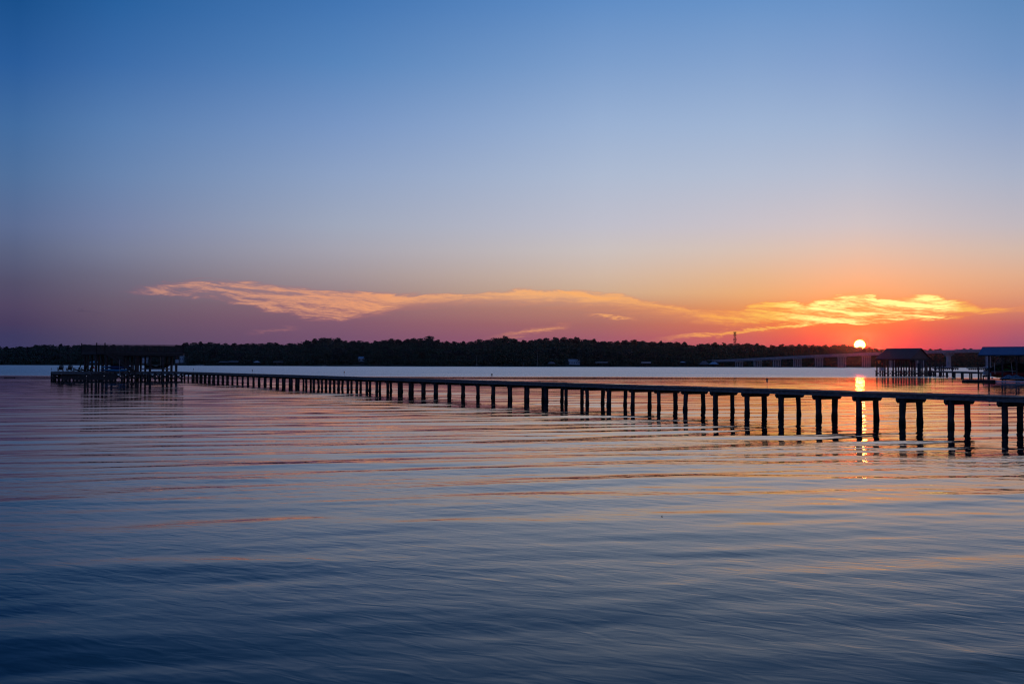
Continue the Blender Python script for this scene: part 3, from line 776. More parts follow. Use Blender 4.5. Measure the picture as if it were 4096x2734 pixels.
# dark far jetties between the boathouses
def low_jetty(px0, px1, Y, label):
    x0, x1 = at(px0, Y), at(px1, Y); o = thing('breakwater', ((x0 + x1) / 2, Y, 0), label, 'breakwater')
    MB().box(((x0 + x1) / 2, Y + 1, 1.0), (x1 - x0, 3, .5)).build('deck', M['wood'], o)
    b = MB()
    n = int((x1 - x0) / 1.2)
    for i in range(n): b.box((x0 + .3 + (x1 - x0 - .6) * i / (n - 1), Y - .62, .3), (.9, .2, 1.8))
    b.build('plank_wall', M['dark'], o)
    MB().box((x0 + (x1 - x0) * .35, Y + .8, 1.95), (.7, .7, 1.4)).build('pedestal', M['pale'], o)
low_jetty(3735, 3831, 640, 'long low dark breakwater behind the walkway, left one')
low_jetty(3873, 4100, 620, 'long low dark breakwater behind the walkway, right one')

# ------------------------------------------------------------------ the long walkway pier
DECK_Z = 1.21
PX0, PY0 = 36 * .4882, 36.0
DX, DY = -1.119, 1.825
d_ = Vector((DX, DY, 0)).normalized(); p_ = Vector((d_.y, -d_.x, 0))
def PB(k, s=0.0, t=0.0, z=0.0): return Vector((PX0 + DX * k, PY0 + DY * k, z)) + p_ * s + d_ * t
def walkway():
    rr = random.Random(3)
    o = thing('pier_walkway', tuple(PB(26)), 'long narrow wooden walkway on paired piles running out to the platform', 'pier')
    K0, K1 = -3.4, 57.6; L = (PB(K1) - PB(K0)).length
    deck = MB(); n = int(L / .15)
    for i in range(n):
        a = PB(K0) + d_ * (.15 * i + .07)
        j = rr.uniform(-.012, .012); w = 1.92 + rr.uniform(-.03, .03)
        deck.box(tuple(a + p_ * (.85 + j) + Z * (DECK_Z - .019 + rr.uniform(-.004, .006))), (.138, w, .038), (d_, p_, Z))
    deck.build('deck', M['plank'], o)
    for s in (-.03, .85, 1.73):
        b = MB(); k = K0
        while k < K1:
            k2 = min(K1, k + 2.0)
            b.beam(tuple(PB(k, s, .004, DECK_Z - .115 + rr.uniform(-.006, .006))), tuple(PB(k2, s, -.004, DECK_Z - .115 + rr.uniform(-.006, .006))), .05, .145)
            k = k2
        b.build('stringer', M['stringer'], o)
    far_b = MB(); bents = list(range(-3, 58)); cnt = 0; far_c = MB()
    for k in bents:
        zc = DECK_Z - .19
        def cp(s, z): return PB(k, s, rr.uniform(-.004, .004), z)
        prof = [(-.04, zc), (1.75, zc), (1.75, zc - .10), (1.65, zc - .19), (.06, zc - .19), (-.04, zc - .10)]
        c = MB().prism([tuple(PB(k, s, -.05, z)) for s, z in prof], tuple(d_ * .10)).build('cross_beam', M['cap'], o)
        for s, t, zt in ((.18, -.12, zc - .002), (1.53, .12, zc - .14)):
            r = rr.uniform(.102, .134); lean = Vector((rr.uniform(-.045, .045), rr.uniform(-.04, .04), 0)); pts = []; rad = []
            for z in (-1.6, -.3, -.05, .1, .3, .6, .8, zt):
                wob = Vector((rr.uniform(-.008, .008), rr.uniform(-.008, .008), 0))
                pts.append(tuple(PB(k, s, t, z) + lean * (z - 1) + wob))
                rad.append(r * (1.0 if z > .5 else (.93 if z > .15 else 1.06)) * rr.uniform(.955, 1.045))
            if cnt < 98:
                MB().tube(pts, rad, 12).build('pile', M['pile'], o, smooth=False); cnt += 1
            else: far_b.tube(pts, rad, 8)
    fo = far_b.build('piles', M['pile'], o); fo['kind'] = 'stuff'; fo['label'] = 'farthest piles of the walkway close to the platform'
walkway()

# ------------------------------------------------------------------ small solar lamps on the walkway
def lamp(loc, label, s=1.0):
    x, y, z = loc; o = thing('dock_lamp', loc, label, 'lamp', 'small lamps standing along the walkway')
    MB().tube([(x, y, z), (x, y, z + .30 * s)], .012, 6).build('stake', M['steel'], o)
    MB().tube([(x, y, z + .29 * s), (x, y, z + .33 * s), (x, y, z + .44 * s)], [.025, .035, .048], 10).build('lens', M['lamp'], o)
    MB().tube([(x, y, z + .44 * s), (x, y, z + .46 * s), (x, y, z + .475 * s)], [.065, .065, .03], 10).build('cap', M['dark'], o)
LAMPS = [(3074, 'nearest small lamp on the walkway, just left of the sun reflection'), (1969, 'second nearest small lamp, at the middle of the walkway'),
         (1377, 'third small lamp along the walkway, left of the middle'), (1009, 'fourth small lamp, about two platform widths right of the platform'), (748, 'small lamp on the walkway just right of the platform')]
for px, lab in LAMPS:
    # walk along the far edge of the deck until the column matches
    best = min((abs(at(px, PB(k / 10, 1.62).y) - PB(k / 10, 1.62).x), k / 10) for k in range(-30, 575))[1]
    q = PB(best, 1.62, 0, DECK_Z)
    lamp(tuple(q), lab)

# ------------------------------------------------------------------ the platform at the end of the pier
def W3(px, Y, z=0.0): return Vector((at(px, Y), Y, z))
def poly_slab(b, pts, z0, z1):
    b.prism([(p[0], p[1], z0) for p in pts], (0, 0, z1 - z0))
def platform():
    rr = random.Random(11)
    o = thing('boat_platform', tuple(W3(460, 139)), 'two-storey wooden boat dock with railed upper deck at the pier end', 'dock')
    low = [W3(204, 139.5), W3(236, 137), W3(752, 139.2), W3(752, 141.3), W3(700, 148), W3(240, 147)]
    b = MB(); poly_slab(b, low, DECK_Z - .05, DECK_Z + .02); b.build('lower_deck', M['plank'], o)
    b = MB()
    for a, c in zip(low, low[1:] + low[:1]): b.beam((a.x, a.y, DECK_Z - .18), (c.x, c.y, DECK_Z - .18), .06, .25)
    b.build('fascia', M['stringer'], o)
    # short piles and braces under the lower deck
    front = [W3(207 + i * 14.6, 139.3 if i < 3 else 137.6) for i in range(17)] + [W3(462 + i * 26.5, 137.8 + .13 * i) for i in range(11)]
    backr = [W3(215 + i * 47.0, 145.5) for i in range(11)]
    for i, q in enumerate(front + backr):
        r = rr.uniform(.11, .15)
        MB().tube([(q.x, q.y, -1.5), (q.x, q.y, DECK_Z - .06)], r, 9).build('short_pile', M['pile'], o)
    for row, st in ((front[:17], 2), (front[16:], 1), (backr, 1)):
        for i in range(0, len(row) - st, st):
            a, c = row[i], row[i + st]; yy = -.14
            MB().beam((a.x, a.y + yy, .12 + rr.uniform(-.05, .1)), (c.x, c.y + yy, .93), .05, .16).build('cross_brace', M['cap'], o)
            MB().beam((a.x, a.y - yy, .93), (c.x, c.y - yy, .12 + rr.uniform(-.05, .1)), .05, .16).build('cross_brace', M['cap'], o)
    b = MB()
    for i in range(3, 17):
        a, c = front[i], front[i + 1]
        for zz in (.18, .42, .66, .86):
            if rr.random() < .93: b.beam((a.x, a.y - .16, zz), (c.x, c.y - .16, zz + rr.uniform(-.04, .04)), .04, .235)
    b.build('skirt_board', M['cap'], o)
    b = MB()
    b.beam(tuple(W3(723, 139.0, .35)), tuple(W3(742, 139.0, 1.0)), .06, .16); b.build('end_brace', M['cap'], o); MB().beam(tuple(W3(722, 140, .3)), tuple(W3(742, 140, .12)), .06, .12).build('end_brace', M['cap'], o)
    # upper deck
    UZ = 3.95
    up = [W3(326, 141.5), W3(386, 137.6), W3(419, 137.6), W3(732, 142.0), W3(722, 147.5), W3(332, 147.5)]
    b = MB(); poly_slab(b, up, UZ - .05, UZ); b.build('upper_deck', M['plank'], o)
    b = MB()
    for i, (a, c) in enumerate(zip(up, up[1:] + up[:1])):
        hh = .42 if i in (2,) else .3
        b.beam((a.x, a.y, UZ - .05 - hh / 2 - .003), (c.x, c.y, UZ - .05 - hh / 2 - .003), .08, hh)
    for t in range(1, 9):     # joists
        a = up[2].lerp(up[3], t / 9); b.beam((a.x, a.y + .1, UZ - .22), (a.x - .5, 147.3, UZ - .22), .06, .28)
    b.beam(tuple(W3(430, 139.2, UZ - .45)), tuple(W3(700, 143, UZ - .45)), .16, .26)
    b.beam(tuple(W3(430, 145.2, UZ - .45)), tuple(W3(700, 146, UZ - .45)), .16, .26)
    b.build('beam', M['cap'], o)
    # guard rail: posts, rails, balusters (pattern of one railing)
    edges = list(zip(up, up[1:] + up[:1]))
    for i, (a, c) in enumerate(edges):
        L = (c - a).length; dv = (c - a) / L; r = MB()
        r.beam(tuple(a + Z * (UZ + 1.06)), tuple(c + Z * (UZ + 1.06)), .13, .05)
        r.beam(tuple(a + Z * (UZ + .92)), tuple(c + Z * (UZ + .92)), .04, .09)
        r.beam(tuple(a + Z * (UZ + .12)), tuple(c + Z * (UZ + .12)), .04, .09)
        n = int(L / .115)
        for j in range(n):
            q = a + dv * (L * (j + .5) / n); r.box((q.x, q.y, UZ + .52), (.042, .042, .74), (dv, Z.cross(dv), Z))
        np_ = max(1, int(round(L / 2.3)))
        for j in range(np_):
            q = a + dv * (L * j / np_)
            r.box((q.x, q.y, UZ + .45), (.11, .11, 1.2), (dv, Z.cross(dv), Z))
        r.build('railing', M['wood'], o)
    for q in (up[0], up[1], up[2], up[3]):
        b = MB().box((q.x, q.y, UZ + .50), (.12, .12, 1.4)); b.tube([(q.x, q.y, UZ + 1.19), (q.x, q.y, UZ + 1.25), (q.x, q.y, UZ + 1.32)], [.08, .09, .03], 8); b.build('corner_post', M['dark'], o)
    # tall piles
    for px, Y, r in ((340, 142, .17), (352, 146.8, .14), (368, 146.5, .16), (384, 138.2, .2), (395, 146, .16), (410, 143, .2), (426, 138.3, .22), (446, 144, .18),
                     (498, 146, .16), (511, 141, .18), (528, 145.5, .16), (544, 139.8, .22), (551, 140.2, .2), (563, 146, .16), (581, 144, .16), (600, 140.6, .2),
                     (652, 141.2, .2), (668, 145.5, .18), (686, 143, .2), (705, 141.8, .2)):
        q = W3(px, Y); MB().tube([(q.x, q.y, -1.5), (q.x, q.y, UZ - .3)], r * .86, 10).build('tall_pile', M['pile'], o)
    # stair
    A, B = W3(420, 137.2, UZ + .05), W3(535, 137.6, DECK_Z + .05); b = MB()
    for off in (0, .9):
        b.beam(tuple(A + Vector((0, off, -.12))), tuple(B + Vector((0, off, -.12))), .07, .30)
    n = 15
    for i in range(1, n):
        q = A.lerp(B, i / n); b.box((q.x, q.y + .45, q.z - .02), (.28, .86, .04))
    st = b.build('stair', M['cap'], o)
    b = MB(); b.beam(tuple(A + Z * .95), tuple(B + Z * .95), .09, .06); b.beam(tuple(A + Z * .25), tuple(B + Z * .25), .04, .07)
    for i in range(34):
        q = A.lerp(B, (i + .5) / 34); b.box((q.x, q.y, q.z + .6), (.035, .035, .68))
    b.box((B.x, B.y, B.z + .5), (.11, .11, 1.0)); b.build('handrail', M['wood'], st)
    # boat lift cradle hanging in the slip
    b = MB(); a, c = W3(563, 143, 1.62), W3(664, 143, 1.62); b.beam(tuple(a), tuple(c), .12, .14); b.beam(tuple(a + Vector((0, 1.6, 0))), tuple(c + Vector((0, 1.6, 0))), .12, .14)
    for px in (567, 596, 641): b.tube([tuple(W3(px, 143, 1.62)), tuple(W3(px, 143, UZ - .3))], .02, 5)
    b.build('lift_cradle', M['steel'], o)
    # lockers / bench at the back and thin conduit pole
    b = MB(); b.box(tuple(W3(452, 145.5, 2.28)), (3.6, .5, .08)); b.box(tuple(W3(452, 145.5, 1.9)), (3.5, .08, .05))
    for px in (415, 450, 480, 489): b.box(tuple(W3(px, 145.5, 1.72)), (.09, .09, 1.0))
    b.build('workbench', M['cap'], o)
    MB().tube([tuple(W3(478, 137.1, DECK_Z - .6)), tuple(W3(478, 137.1, 2.9))], .03, 6).build('conduit', M['steel'], o)
    MB().box(tuple(W3(655, 139.9, DECK_Z + .06)), (2.9, 1.2, .10)).build('ramp_board', M['plank'], o)
platform()
# lamp at the platform corner
lamp(tuple(W3(206, 139.3, DECK_Z + .02)), 'small lamp at the far left corner of the platform')
# sign
def sign():
    q = W3(708, 141.5, 2.72); o = thing('notice_board', tuple(q), 'pale square notice fixed to the right post of the platform', 'sign')
    MB().box(tuple(q), (.47, .03, .48)).build('panel', M['pale'], o)
    MB().box((q.x, q.y + .028, q.z), (.40, .025, .42)).build('backing', M['wood'], o)
sign()
# Adirondack chairs
def chair():
    o = thing('adirondack_chair', (0, 0, 0), 'x', 'chair', 'adirondack chairs on the platform')
    b = MB()   # faces -Y: seat low at the back
    for i in range(6): b.box((0, -.28 + i * .105, .36 - i * .022), (.54, .09, .022))
    b.build('seat', M['dark'], o)
    b = MB(); hts = (.80, .88, .93, .95, .93, .88, .80)
    for i, h in enumerate(hts):
        x = -.27 + i * .09; b.beam((x * .82, .26, .22), (x * 1.12, .26 + .30, h), .080, .02, up=(0, 1, 0))
    b.box((0, .40, .56), (.56, .03, .07)); b.build('backrest', M['dark'], o)
    for s in (-1, 1):
        MB().prism([(s * .36 - .06, -.40, .54), (s * .36 + .06, -.40, .54), (s * .36 + .05, .42, .52), (s * .36 - .05, .42, .52)], (0, 0, .022)).build('armrest', M['dark'], o)
        MB().box((s * .31, -.30, .27), (.03, .10, .54)).build('front_leg', M['dark'], o)
        MB().beam((s * .29, -.36, .34), (s * .29, .58, .02), .03, .13).build('rear_leg', M['dark'], o)
        MB().beam((s * .33, .36, .53), (s * .31, .44, .18), .03, .06).build('arm_support', M['dark'], o)
    return o
CH = [(242, 141.0, 12, 'wooden adirondack chair turned away, farthest left on the platform'), (277, 141.0, 6, 'wooden adirondack chair turned away, second from the left'),
      (306, 141.2, -62, 'wooden adirondack chair in profile, middle one of the five'), (332, 141.4, -75, 'wooden adirondack chair in profile, fourth from the left, against a post'),
      (355, 141.6, -82, 'wooden adirondack chair in profile, rightmost, next to the tall posts')]
c0 = chair()
for i, (px, Y, a, lab) in enumerate(CH):
    c = c0 if i == 0 else copy_tree(c0)
    c.location = W3(px, Y, DECK_Z + .02); c.rotation_euler.z = R(180 + a) if i < 2 else R(-90 + (a + 75) * .6)
    if i < 2: c.rotation_euler.z = R(a + 180 + 180)
    c['label'] = lab
# kayaks on the deck
def kayak(cx, cy, cz, L, m, label):
    o = thing('kayak', (cx, cy, cz), label, 'kayak', 'kayaks stacked on the platform')
    n = 15; rad = [max(.02, .30 * math.sin(math.pi * (i / (n - 1))) ** .55) for i in range(n)]
    b = MB(); b.tube([(cx - L / 2 + L * i / (n - 1), cy, cz + .22 + .10 * abs(2 * i / (n - 1) - 1) ** 3) for i in range(n)], rad, 12)
    b.v = [(x, y, cz + (z - cz - .25) * .62 + .22) for x, y, z in b.v]
    b.build('hull', M[m], o, smooth=True)
    MB().tube([(cx - .45, cy, cz + .40), (cx, cy, cz + .415), (cx + .45, cy, cz + .40)], [.10, .21, .10], 10).build('cockpit_rim', M['black'], o)
kx = W3(452, 136.9)
kayak(kx.x - .35, 138.4, DECK_Z + .03, 4.2, 'navy', 'dark kayak lying on the deck at the bottom of the stack')
kayak(kx.x + .3, 137.85, DECK_Z + .03, 3.7, 'blue', 'blue kayak on the deck at the front of the stack')
kayak(kx.x - .25, 138.3, DECK_Z + .45, 4.0, 'blue', 'blue kayak on top of the stack, shifted left')
kayak(kx.x + .55, 137.8, DECK_Z + .45, 3.9, 'navy', 'dark kayak on top of the stack, shifted right')
# jon boat on the lift
def jon():
    q = W3(626, 143.8, 1.70); o = thing('jon_boat', tuple(q), 'small flat-bottomed boat hanging in the platform lift', 'boat')
    L = 2.9; b = MB()
    prof = [(-L / 2, .42), (-L / 2 + .05, .0), (L / 2 - .5, .0), (L / 2 + .5, .50), (L / 2 + .45, .56), (0, .36), (-L / 2, .46)]
    b.prism([(q.x + a, q.y - .6, q.z + c) for a, c in prof], (0, 1.2, 0)); b.build('hull', M['dark'], o)
    for a in (-.8, 0, .8): MB().box((q.x + a, q.y, q.z + .46), (.25, 1.15, .04)).build('seat', M['wood'], o)
    MB().box((q.x - L / 2 - .08, q.y, q.z + .3), (.2, .28, .55)).build('outboard', M['black'], o)
jon()

# ------------------------------------------------------------------ brown boathouse, middle right
def brown_boathouse():
    rr = random.Random(21); Yc = 224.0; th = R(40)
    C = W3(3638.5, Yc); a = Vector((-math.cos(th), math.sin(th), 0)); e = Vector((math.sin(th), math.cos(th), 0))
    L, Wd = 10.6, 8.9; ze, zt = zat(3638, 1433, Yc), zat(3685, 1393.5, Yc + 3)
    # fit lengths so that the eave corners fall where the photo has them
    for _ in range(40):
        q = C + a * L; L += (((q.x / q.y) - at(3509, 1)) * 20)
        q = C + e * Wd; Wd -= (((q.x / q.y) - at(3735, 1)) * 20)
    o = thing('brown_boathouse', tuple(C + a * L / 2 + e * Wd / 2), 'open boathouse with a brown gabled roof on tall posts, right of the sun', 'boathouse')
    r0, r1 = C + e * Wd / 2, C + a * L + e * Wd / 2
    def V(p, z): return (p.x, p.y, z)
    b = MB(); t = .14
    for s in (0, 1):
        E0, E1 = (C, C + a * L) if s == 0 else (C + e * Wd, C + a * L + e * Wd)
        out = (-e if s == 0 else e) * .35
        ov = a * .35
        b.prism([V(E0 + out - ov, ze - .16), V(E1 + out + ov, ze - .16), V(r1 + ov, zt), V(r0 - ov, zt)], (0, 0, t))
    b.build('roof', M['shingle'], o)
    for bb in (C, C + a * L):
        g = MB(); off = a * .05 * (1 if bb is C else -1)
        g.prism([V(bb + off, ze), V(bb + e * Wd + off, ze), V(bb + e * Wd / 2 + off, zt - .08)], tuple(a * .05)); g.build('gable_wall', M['gable'], o)
    b = MB(); b.beam(V(C, ze - .2), V(C + a * L, ze - .2), .14, .26); b.beam(V(C, ze - .2), V(C + e * Wd, ze - .2), .14, .26)
    b.beam(V(C + e * Wd, ze - .2), V(C + a * L + e * Wd, ze - .2), .14, .26); b.beam(V(C + a * L, ze - .2), V(C + a * L + e * Wd, ze - .2), .14, .26)
    b.build('eave_beam', M['cap'], o)
    dz = 1.25
    for i in range(5):
        for j in range(5):
            if j in (1, 3) and i in (1, 3): continue
            q = C + a * (L * i / 4) + e * (Wd * j / 4)
            MB().tube([(q.x, q.y, -1.5), (q.x, q.y, ze - .3 if (j in (0, 4) or i in (0, 4)) else ze)], rr.uniform(.14, .2), 9).build('post', M['pile'], o)
    # deck ring
    b = MB()
    for (p0, p1, w) in ((C - e * .2, C + a * L - e * .2, 1.4), (C + e * Wd, C + a * L + e * Wd, 1.4), (C, C + e * Wd, 1.2), (C + a * L, C + a * L + e * Wd, 1.2)):
        b.beam(V(p0, dz), V(p1, dz + .004 * w), w, .12)
    b.build('deck', M['stringer'], o)
    # extra short piles with X bracing
    b = MB(); bx = MB()
    for (p0, p1, n) in ((C - e * .5, C + a * L - e * .5, 9), (C - a * .4, C - a * .4 + e * (Wd + 2.2), 8), (C + e * Wd, C + a * L + e * Wd, 7)):
        for i in range(n):
            q = p0.lerp(p1, i / (n - 1)); MB().tube([(q.x, q.y, -1.5), (q.x, q.y, dz)], .15, 8).build('short_pile', M['pile'], o)
            if i < n - 1:
                q2 = p0.lerp(p1, (i + 1) / (n - 1)); MB().beam(V(q - Vector((0, .1, 0)), .12), V(q2 - Vector((0, .1, 0)), 1.1), .06, .13).build('cross_brace', M['cap'], o); MB().beam(V(q, 1.1), V(q2, .12), .06, .13).build('cross_brace', M['cap'], o)
    MB().box(V(C + a * .3 + e * 2.2, ze - .5), (.7, .7, .6)).build('lift_motor', M['dark'], o)
    b = MB(); q = C + e * (Wd + .8) - a * .2
    for k in (0, 1.6):
        p0 = q + e * k * .9 - a * (.3 * k)
        b.tube([V(p0, dz), V(p0 + Z * 0, dz + .75), V(p0 + a * -.35, dz + .9), V(p0 - a * .9, dz + .5), V(p0 - a * 1.0, dz + .05)], .04, 6)
    b.build('ladder_rail', M['white'], o)
    q = W3(3529, 229, dz + .06)
    t2 = thing('dock_box', tuple(q), 'white storage box on the left end of the brown boathouse deck', 'box')
    MB().box((q.x, q.y, q.z + .29), (1.3, .7, .58)).build('body', M['white'], t2); MB().box((q.x, q.y, q.z + .615), (1.36, .76, .07)).build('lid', M['white'], t2)
    return C, a, e, L, Wd
BC = brown_boathouse()
def mooring(px, Y, ytop, label, r=.17):
    q = W3(px, Y); zt = zat(px, ytop, Y)
    o = MB(); o.tube([(q.x, q.y, -1.5), (q.x + .02, q.y, .3), (q.x, q.y, zt - .05), (q.x, q.y, zt + .06)], [r, r * .96, r * .92, r * .35], 9)
    m = o.build('mooring_pile', M['pile'], loc=(q.x, q.y, 0)); tag(m, label, 'mooring pile', 'mooring piles around the right boathouses')
for px, Y, yt, lab, r in ((3674, 221, 1452, 'thick short mooring pile before the right end of the brown boathouse', .26), (3707, 222, 1459, 'short mooring pile between the two thick ones at the brown boathouse', .18),
                     (3720, 222, 1452, 'thick mooring pile under the right gable corner of the brown boathouse', .26), (3741, 224, 1452, 'mooring pile just outside the right eave of the brown boathouse', .2),
                     (3757, 224, 1458, 'left one of three close mooring piles where the walkway leaves the brown boathouse', .15), (3765, 226, 1453, 'middle and tallest of three close mooring piles by the brown boathouse', .15),
                     (3773, 223, 1459, 'right one of three close mooring piles where the walkway begins', .17), (3809, 214, 1457, 'lone tall pile rising through the short walkway between the boathouses', .15),
                     (3913, 142.5, 1457, 'tall mooring pile behind the left end of the floating dock', .12)):
    mooring(px, Y, yt, lab, r)
def short_walk():
    A, B = W3(3738, 221), W3(3950, 178); o = thing('short_walkway', tuple(A.lerp(B, .5)), 'short wooden walkway linking the brown boathouse with the blue-roofed one', 'pier')
    dv = (B - A).normalized(); nv = Vector((-dv.y, dv.x, 0))
    MB().beam(tuple(A + Z * 1.25), tuple(B + Z * 1.25), 1.5, .06).build('deck', M['plank'], o)
    b = MB()
    for s in (-.7, .7): b.beam(tuple(A + nv * s + Z * 1.14), tuple(B + nv * s + Z * 1.14), .06, .16)
    b.build('stringer', M['stringer'], o)
    n = 6; L = (B - A).length
    for i in range(n + 1):
        q = A + dv * (L * (i + .3) / (n + .6)); bm = MB().beam(tuple(q - nv * .8 + Z * .98), tuple(q + nv * .8 + Z * .98), .14, .16).build('cross_beam', M['cap'], o)
        for s in (-.62, .62):
            w = q + nv * s; MB().tube([(w.x, w.y, -1.5), (w.x, w.y, .9)], .14, 9).build('pile', M['pile'], o)
    MB().beam(tuple(A + Z * .28 - nv * .7), tuple(A.lerp(B, .38) + Z * .28 - nv * .7), .08, .12).build('low_rail', M['cap'], o)
short_walk()

# ------------------------------------------------------------------ blue-roofed boathouse at the right edge
BX = 143.0
def blue_boathouse():
    o = thing('blue_roofed_boathouse', tuple(W3(4040, 146)), 'open boathouse with a ribbed blue metal roof at the right edge', 'boathouse')
    ze, zt = zat(3912, 1418, BX), zat(3953, 1388, BX + 3.7)
    e = Vector((math.sin(R(33)), math.cos(R(33)), 0)); u = Vector((e.y, -e.x, 0)); C = W3(3912, BX); Wd, L = 8.8, 12.0
    def V(p, z): return (p.x, p.y, z)
    R0 = C + e * Wd / 2; b = MB()
    for E, n_ in ((C, 1), (C + e * Wd, -1)):
        b.prism([V(E, ze), V(E + u * L, ze), V(R0 + u * L, zt), V(R0, zt)], (0, 0, -.06))
    rf = b.build('roof', M['bluemetal'], o); r = MB(); n = 46
    for i in range(n):
        q = C + u * (.1 + (L - .2) * i / (n - 1)); r.beam(V(q, ze + .02), V(q + e * Wd / 2, zt + .02), .045, .045)
    r.beam(V(R0, zt + .03), V(R0 + u * L, zt + .03), .16, .05)
    r.build('rib', M['bluemetal'], rf)
    MB().beam(V(C - e * .03 + u * .05, ze - .13), V(C - e * .03 + u * L, ze - .13), .05, .14).build('fascia', M['dark'], o)
    for px, t, rr_ in ((3956, 0, .12), (4009.5, 0, .12), (4021, 1, .11), (4066, 0, .12), (4076, 1, .11), (4120, 0, .12)):
        for _y in range(200):
            Y_ = BX - 12 + .15 * _y; q = W3(px, Y_)
            if (q - C).dot(e) > (.5 if t == 0 else Wd - .5): break
        MB().tube([(q.x, q.y, -1.5), (q.x, q.y, ze - .03 if t == 0 else ze - .07)], rr_, 9).build('post', M['pile'], o)
    b = MB(); b.beam(tuple(W3(3985, BX + 3, ze - .28)), tuple(W3(4055, BX + 3, ze - .34)), .14, .16); b.beam(tuple(W3(4040, BX + 3, ze - .9)), tuple(W3(4056, BX + 3, ze - .4)), .08, .1)
    b.build('hoist_beam', M['cap'], o)
    q = W3(3961, BX + .2, 1.10); MB().box(tuple(q), (.20, .12, .52)).build('power_box', M['pale'], o)
    for px, y0_, y1_, x2 in ((3977, 1450.5, 1495, 3980), (4045, 1450.5, 1496, 4049.5)):
        MB().tube([tuple(W3(px, BX + .1, zat(px, y0_, BX))), tuple(W3(x2, BX + .1, zat(px, y1_, BX)))], .028, 6).build('guide_pole', M['white'], o)
    MB().tube([tuple(W3(3964, BX + .15, zat(3964, 1485, BX))), tuple(W3(4010, BX + .15, zat(4010, 1485, BX))), tuple(W3(4062, BX + .15, zat(4062, 1483, BX)))], .022, 6).build('guide_rope', M['white'], o)
    # landing stage with ladder
    b = MB(); b.beam(tuple(W3(3930, BX + 1.2, .98)), tuple(W3(3956, BX + 1.2, .98)), 1.3, .10); b.beam(tuple(W3(3930, BX + .5, .84)), tuple(W3(3956, BX + .5, .84)), .08, .2); b.build('landing', M['cap'], o)
    MB().tube([tuple(W3(3932.5, BX + .9, -1)), tuple(W3(3932.5, BX + .9, .95))], .10, 8).build('short_pile', M['pile'], o)
    b = MB()
    for px in (3942, 3949): b.tube([tuple(W3(px, BX + .4, .1)), tuple(W3(px, BX + .4, 1.75)), tuple(W3(px, BX + .9, 1.8)), tuple(W3(px, BX + .9, 1.0))], .022, 6)
    for z in (.35, .6, .85, 1.15, 1.45): b.beam(tuple(W3(3942, BX + .4, z)), tuple(W3(3949, BX + .4, z)), .03, .03)
    b.build('ladder', M['steel'], o)
    b = MB()
    for px in (3936, 3941, 3946, 3950): b.box(tuple(W3(px, BX + 1.6, 1.33)), (.10, .3, .55))
    b.box(tuple(W3(3942, BX + 1.6, 1.30)), (.6, .3, .06)); b.build('railing', M['pale'], o)
blue_boathouse()
def floating_dock():
    o = thing('floating_dock', tuple(W3(3925, 140.5)), 'low dark floating dock in front of the blue-roofed boathouse', 'floating dock')
    a, b_ = W3(3866, 140.6), W3(3985, 139.6)
    MB().beam(tuple(a + Vector((0, .7, .36))), tuple(b_ + Vector((0, .7, .36))), 1.5, .07).build('deck', M['plank'], o)
    b = MB(); b.beam(tuple(a + Vector((0.02, 0, .14))), tuple(b_ + Vector((0, 0, .14))), .08, .38); b.beam(tuple(a + Vector((.03, -.02, .14))), tuple(a + Vector((.03, 1.45, .14))), .08, .38); b.build('float', M['dark'], o)
    o2 = thing('drive_on_float', tuple(W3(4040, 139.4)), 'pale grey drive-on float carrying the covered jet ski', 'floating dock')
    a, c = W3(3984.5, 139.3), W3(4120, 139.0); b = MB()
    n = 8
    for i in range(n):
        q = a.lerp(c, (i + .5) / n); b.box((q.x, q.y + .8, .17), ((c - a).length / n * .96, 1.7, .22))
    b.build('pontoon', M['pale'], o2)
floating_dock()
def jetski():
    q = W3(4004, 139.6, .30); o = thing('jet_ski', tuple(W3(4050, 139.8, .28)), 'jet ski under a patterned grey-blue cover on the pale float', 'jet ski')
    x0 = q.x; L = 3.35; n = 12; b = MB(); rows = []
    for i in range(n):
        t = i / (n - 1); w = .58 * min(1, .12 + 1.6 * t) if t < .5 else .58; kz = .28 * (1 - t) ** 2.2
        xx = x0 + L * t
        rows.append([(xx, 140 - w, .62 - .05 * t), (xx, 140 - w * .9, .40 + kz * .6), (xx, 140, .30 + kz * .5), (xx, 140 + w * .9, .40 + kz * .6), (xx, 140 + w, .62 - .05 * t)])
    vs = [p for r in rows for p in r]; fs = [(i * 5 + j, (i + 1) * 5 + j, (i + 1) * 5 + j + 1, i * 5 + j + 1) for i in range(n - 1) for j in range(4)] + [(i * 5, i * 5 + 4, (i + 1) * 5 + 4, (i + 1) * 5) for i in range(n - 1)]
    fs.append(tuple((n - 1) * 5 + j for j in range(5))); b.add(vs, fs); b.build('hull', M['black'], o)
    prof = [(0, .60), (.08, .68), (.18, .86), (.27, 1.03), (.36, 1.12), (.42, 1.10), (.48, .98), (.53, .95), (.58, 1.02), (.66, 1.13), (.72, 1.10), (.80, .96), (.88, .92), (1.0, .80)]
    b = MB(); rows = []; m = 9
    for t, zt in prof:
        w = .55 * min(1, .15 + 1.9 * t)
        for j in range(m):
            s = -1 + 2 * j / (m - 1); rows.append((x0 + L * t, 140 + w * s, .58 + (zt - .58) * (1 - abs(s) ** 2.2)))
    b.add(rows, [(i * m + j, (i + 1) * m + j, (i + 1) * m + j + 1, i * m + j + 1) for i in range(len(prof) - 1) for j in range(m - 1)])
    b.build('cover', M['cover'], o, smooth=True)
    MB().beam((x0 + 1.1, 139.44, .57), (x0 + L, 139.44, .55), .04, .06).build('bumper_strip', M['steel'], o)
jetski()
